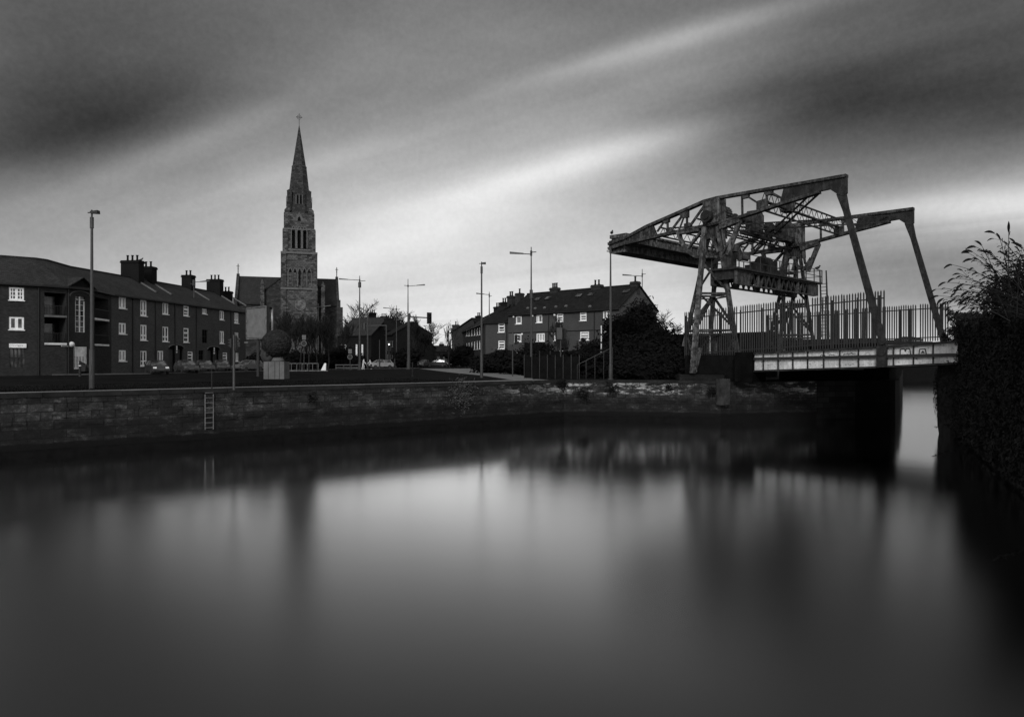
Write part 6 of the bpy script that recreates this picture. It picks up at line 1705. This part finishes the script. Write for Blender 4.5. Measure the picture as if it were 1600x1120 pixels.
tips = [(1488, 413.6), (1515, 396), (1520, 394), (1534, 384), (1554, 365), (1576, 364), (1587, 381), (1597, 388), (1520, 405.6), (1500, 428), (1492, 435), (1478, 441), (1463, 452), (1467, 462), (1507, 444), (1499, 452), (1494, 458), (1515, 455), (1518, 464),
        (1486, 479), (1488, 486), (1480, 471), (1528, 427), (1547, 396), (1563, 375), (1490, 494), (1475, 466), (1505, 470), (1512, 478), (1500, 485), (1540, 440), (1550, 420), (1560, 435), (1525, 447), (1535, 460), (1572, 400), (1583, 410), (1592, 425), (1610, 380), (1620, 400), (1525, 386), (1496, 466), (1508, 490), (1545, 470), (1555, 455), (1570, 445)]
def spike(p, d, L):
    q = p; n = 5; dd = V(d).normalized(); pts = [p]
    for i in range(n): dd = (dd+V((0, 0, -.22))).normalized(); q = q+dd*L/n; pts.append(q)
    for i in range(n):
        r0_ = L*.11*math.sin(math.pi*(i+.35)/(n+.6)); r1_ = L*.11*math.sin(math.pi*(i+1.35)/(n+.6)); sp_.cyl(pts[i], pts[i+1], max(.008, r0_), max(.006, r1_), 6)
    for k in range(14):
        t = rnd.random()*.95; j = int(t*n); c_ = pts[j]+(pts[j+1]-pts[j])*(t*n-j); w = V((rnd.gauss(0, 1), rnd.gauss(0, 1), rnd.gauss(0, 1))).normalized()
        sp_.add([c_, c_+w*L*.11+V((0, 0, .01)), c_+w*L*.11-V((0, 0, .02))], [(0, 1, 2)])
for (tx_, ty_) in tips:
    d = rnd.uniform(22.5, 26); tip = P(tx_, ty_, d); bs = P(rnd.uniform(1575, 1655), rnd.uniform(488, 505), d+rnd.uniform(-.5, .8))
    mid = (bs+tip)/2+UP*(.22*(tip-bs).length*.5); mid = bs+(tip-bs)*.55+UP*.14*(tip-bs).length
    pts = [bs*(1-t)**2+mid*2*t*(1-t)+tip*t*t for t in [i/7 for i in range(8)]]
    st_.tube(pts, .018, .007, 4); dd = (pts[-1]-pts[-2]).normalized()
    spike(tip, dd, rnd.uniform(.26, .42))
    for k in range(5):
        t = rnd.uniform(.45, .92); i = int(t*7); c_ = pts[i]; w = (dd+V((rnd.uniform(-.3, .3), rnd.uniform(-.3, .3), rnd.uniform(-.5, .6)))).normalized()
        e = c_+w*rnd.uniform(.15, .35); st_.cyl(c_, e, .007, .005, 3); spike(e, w, rnd.uniform(.10, .24))
    for k in range(60):
        t = rnd.random()**1.2*.85; i = min(6, int(t*7)); c_ = pts[i]+(pts[i+1]-pts[i])*(t*7-i); w = V((rnd.gauss(-.3, .8), rnd.gauss(0, .8), rnd.gauss(-.3, .6))).normalized(); sd_ = w.orthogonal().normalized(); L = rnd.uniform(.06, .15)
        c_ = c_+V((rnd.gauss(0, .06), rnd.gauss(0, .1), rnd.gauss(0, .06))); lf_.quad(c_, c_+w*L*.5+sd_*L*.2, c_+w*L, c_+w*L*.5-sd_*L*.2)
st_.build('stems', 'bark', bd); sp_.build('flower_spikes', 'seed', bd); lf_.build('leaves', 'foliage', bd)
leafy('shrub', P(1588, 470, 26), (1.3, 1.2, 1.15), 3500, .085, 'dense dark shrub at the foot of the buddleia on the wall top', 'shrub', seed=31, core=False)
leafy('shrub', P(1640, 455, 26), (2.0, 1.4, 2.0), 4200, .09, 'dense dark shrub at the right picture edge above the ivy wall', 'shrub', seed=32, core=False)
leafy('shrub', P(1492, 525, 48), (.9, .9, .9), 900, .10, 'small leafy shrub at the end of the far palisade fence', 'shrub', seed=33, core=False)
GS = 'leafy sprigs reaching out from the ivy wall over the water'
for (x0, y0, x1, y1, d, lab, n) in ((1560, 690, 1458, 713, 31, 'lone sprig reaching over the pale water below the bridge gap', 22), (1500, 600, 1464, 607, 40, 'small sprig beside the pier gap at the top of the bright water', 14), (1500, 660, 1461, 668, 38, 'short sprig halfway down the left edge of the ivy', 8), (1680, 850, 1556, 872, 15.4, 'dark twiggy sprig low over the water at the right picture edge', 46)):
    a, b_ = P(x0, y0, d), P(x1, y1, d); r = empty('sprig', a, lab, 'sprig', GS); m = MB(); mid = (a+b_)/2+UP*.12
    pts = [a*(1-t)**2+mid*2*t*(1-t)+b_*t*t for t in [i/6 for i in range(7)]]; m.tube(pts, .02, .006, 4); m.build('stem', 'bark', r)
    m = MB()
    for k in range(n*3):
        t = .35+.65*rnd.random(); i = min(5, int(t*6)); c_ = pts[i]+(pts[i+1]-pts[i])*(t*6-i); w = V((rnd.gauss(-.5, .7), rnd.gauss(0, .6), rnd.gauss(0, .5))).normalized(); sd_ = w.orthogonal().normalized(); L = rnd.uniform(.06, .16)*(d/31)**.5
        m.quad(c_, c_+w*L*.5+sd_*L*.18, c_+w*L, c_+w*L*.5-sd_*L*.18)
    m.build('leaves', 'foliage', r)
# pale gate glimpsed behind the near tower
ga = NP(1103, 551)+N_*.1; r = empty('small_gate', ga, 'small pale barred gate glimpsed between the near tower legs', 'gate')
gz0, gz1 = ga.z-.05, ga.z+.75; m = MB(); gd = (NP(1118, 551)-NP(1103, 551)); gd.z = 0
for k in range(7): q = zc(ga, 0)+gd*(k/6); m.bar(zc(q, gz0), zc(q, gz1), .035 if k else .06)
m.bar(zc(ga, (gz0+gz1)/2), zc(ga+gd*.33, (gz0+gz1)/2), .05); m.bar(zc(ga, gz0+.05), zc(ga+gd, gz0+.05), .04); m.build('bars', 'ladder', r)
q = zc(ga+gd*.38, 0); MB().bar(zc(q, gz0), zc(q, gz1+.55), .07).build('post', 'offwhite', r)
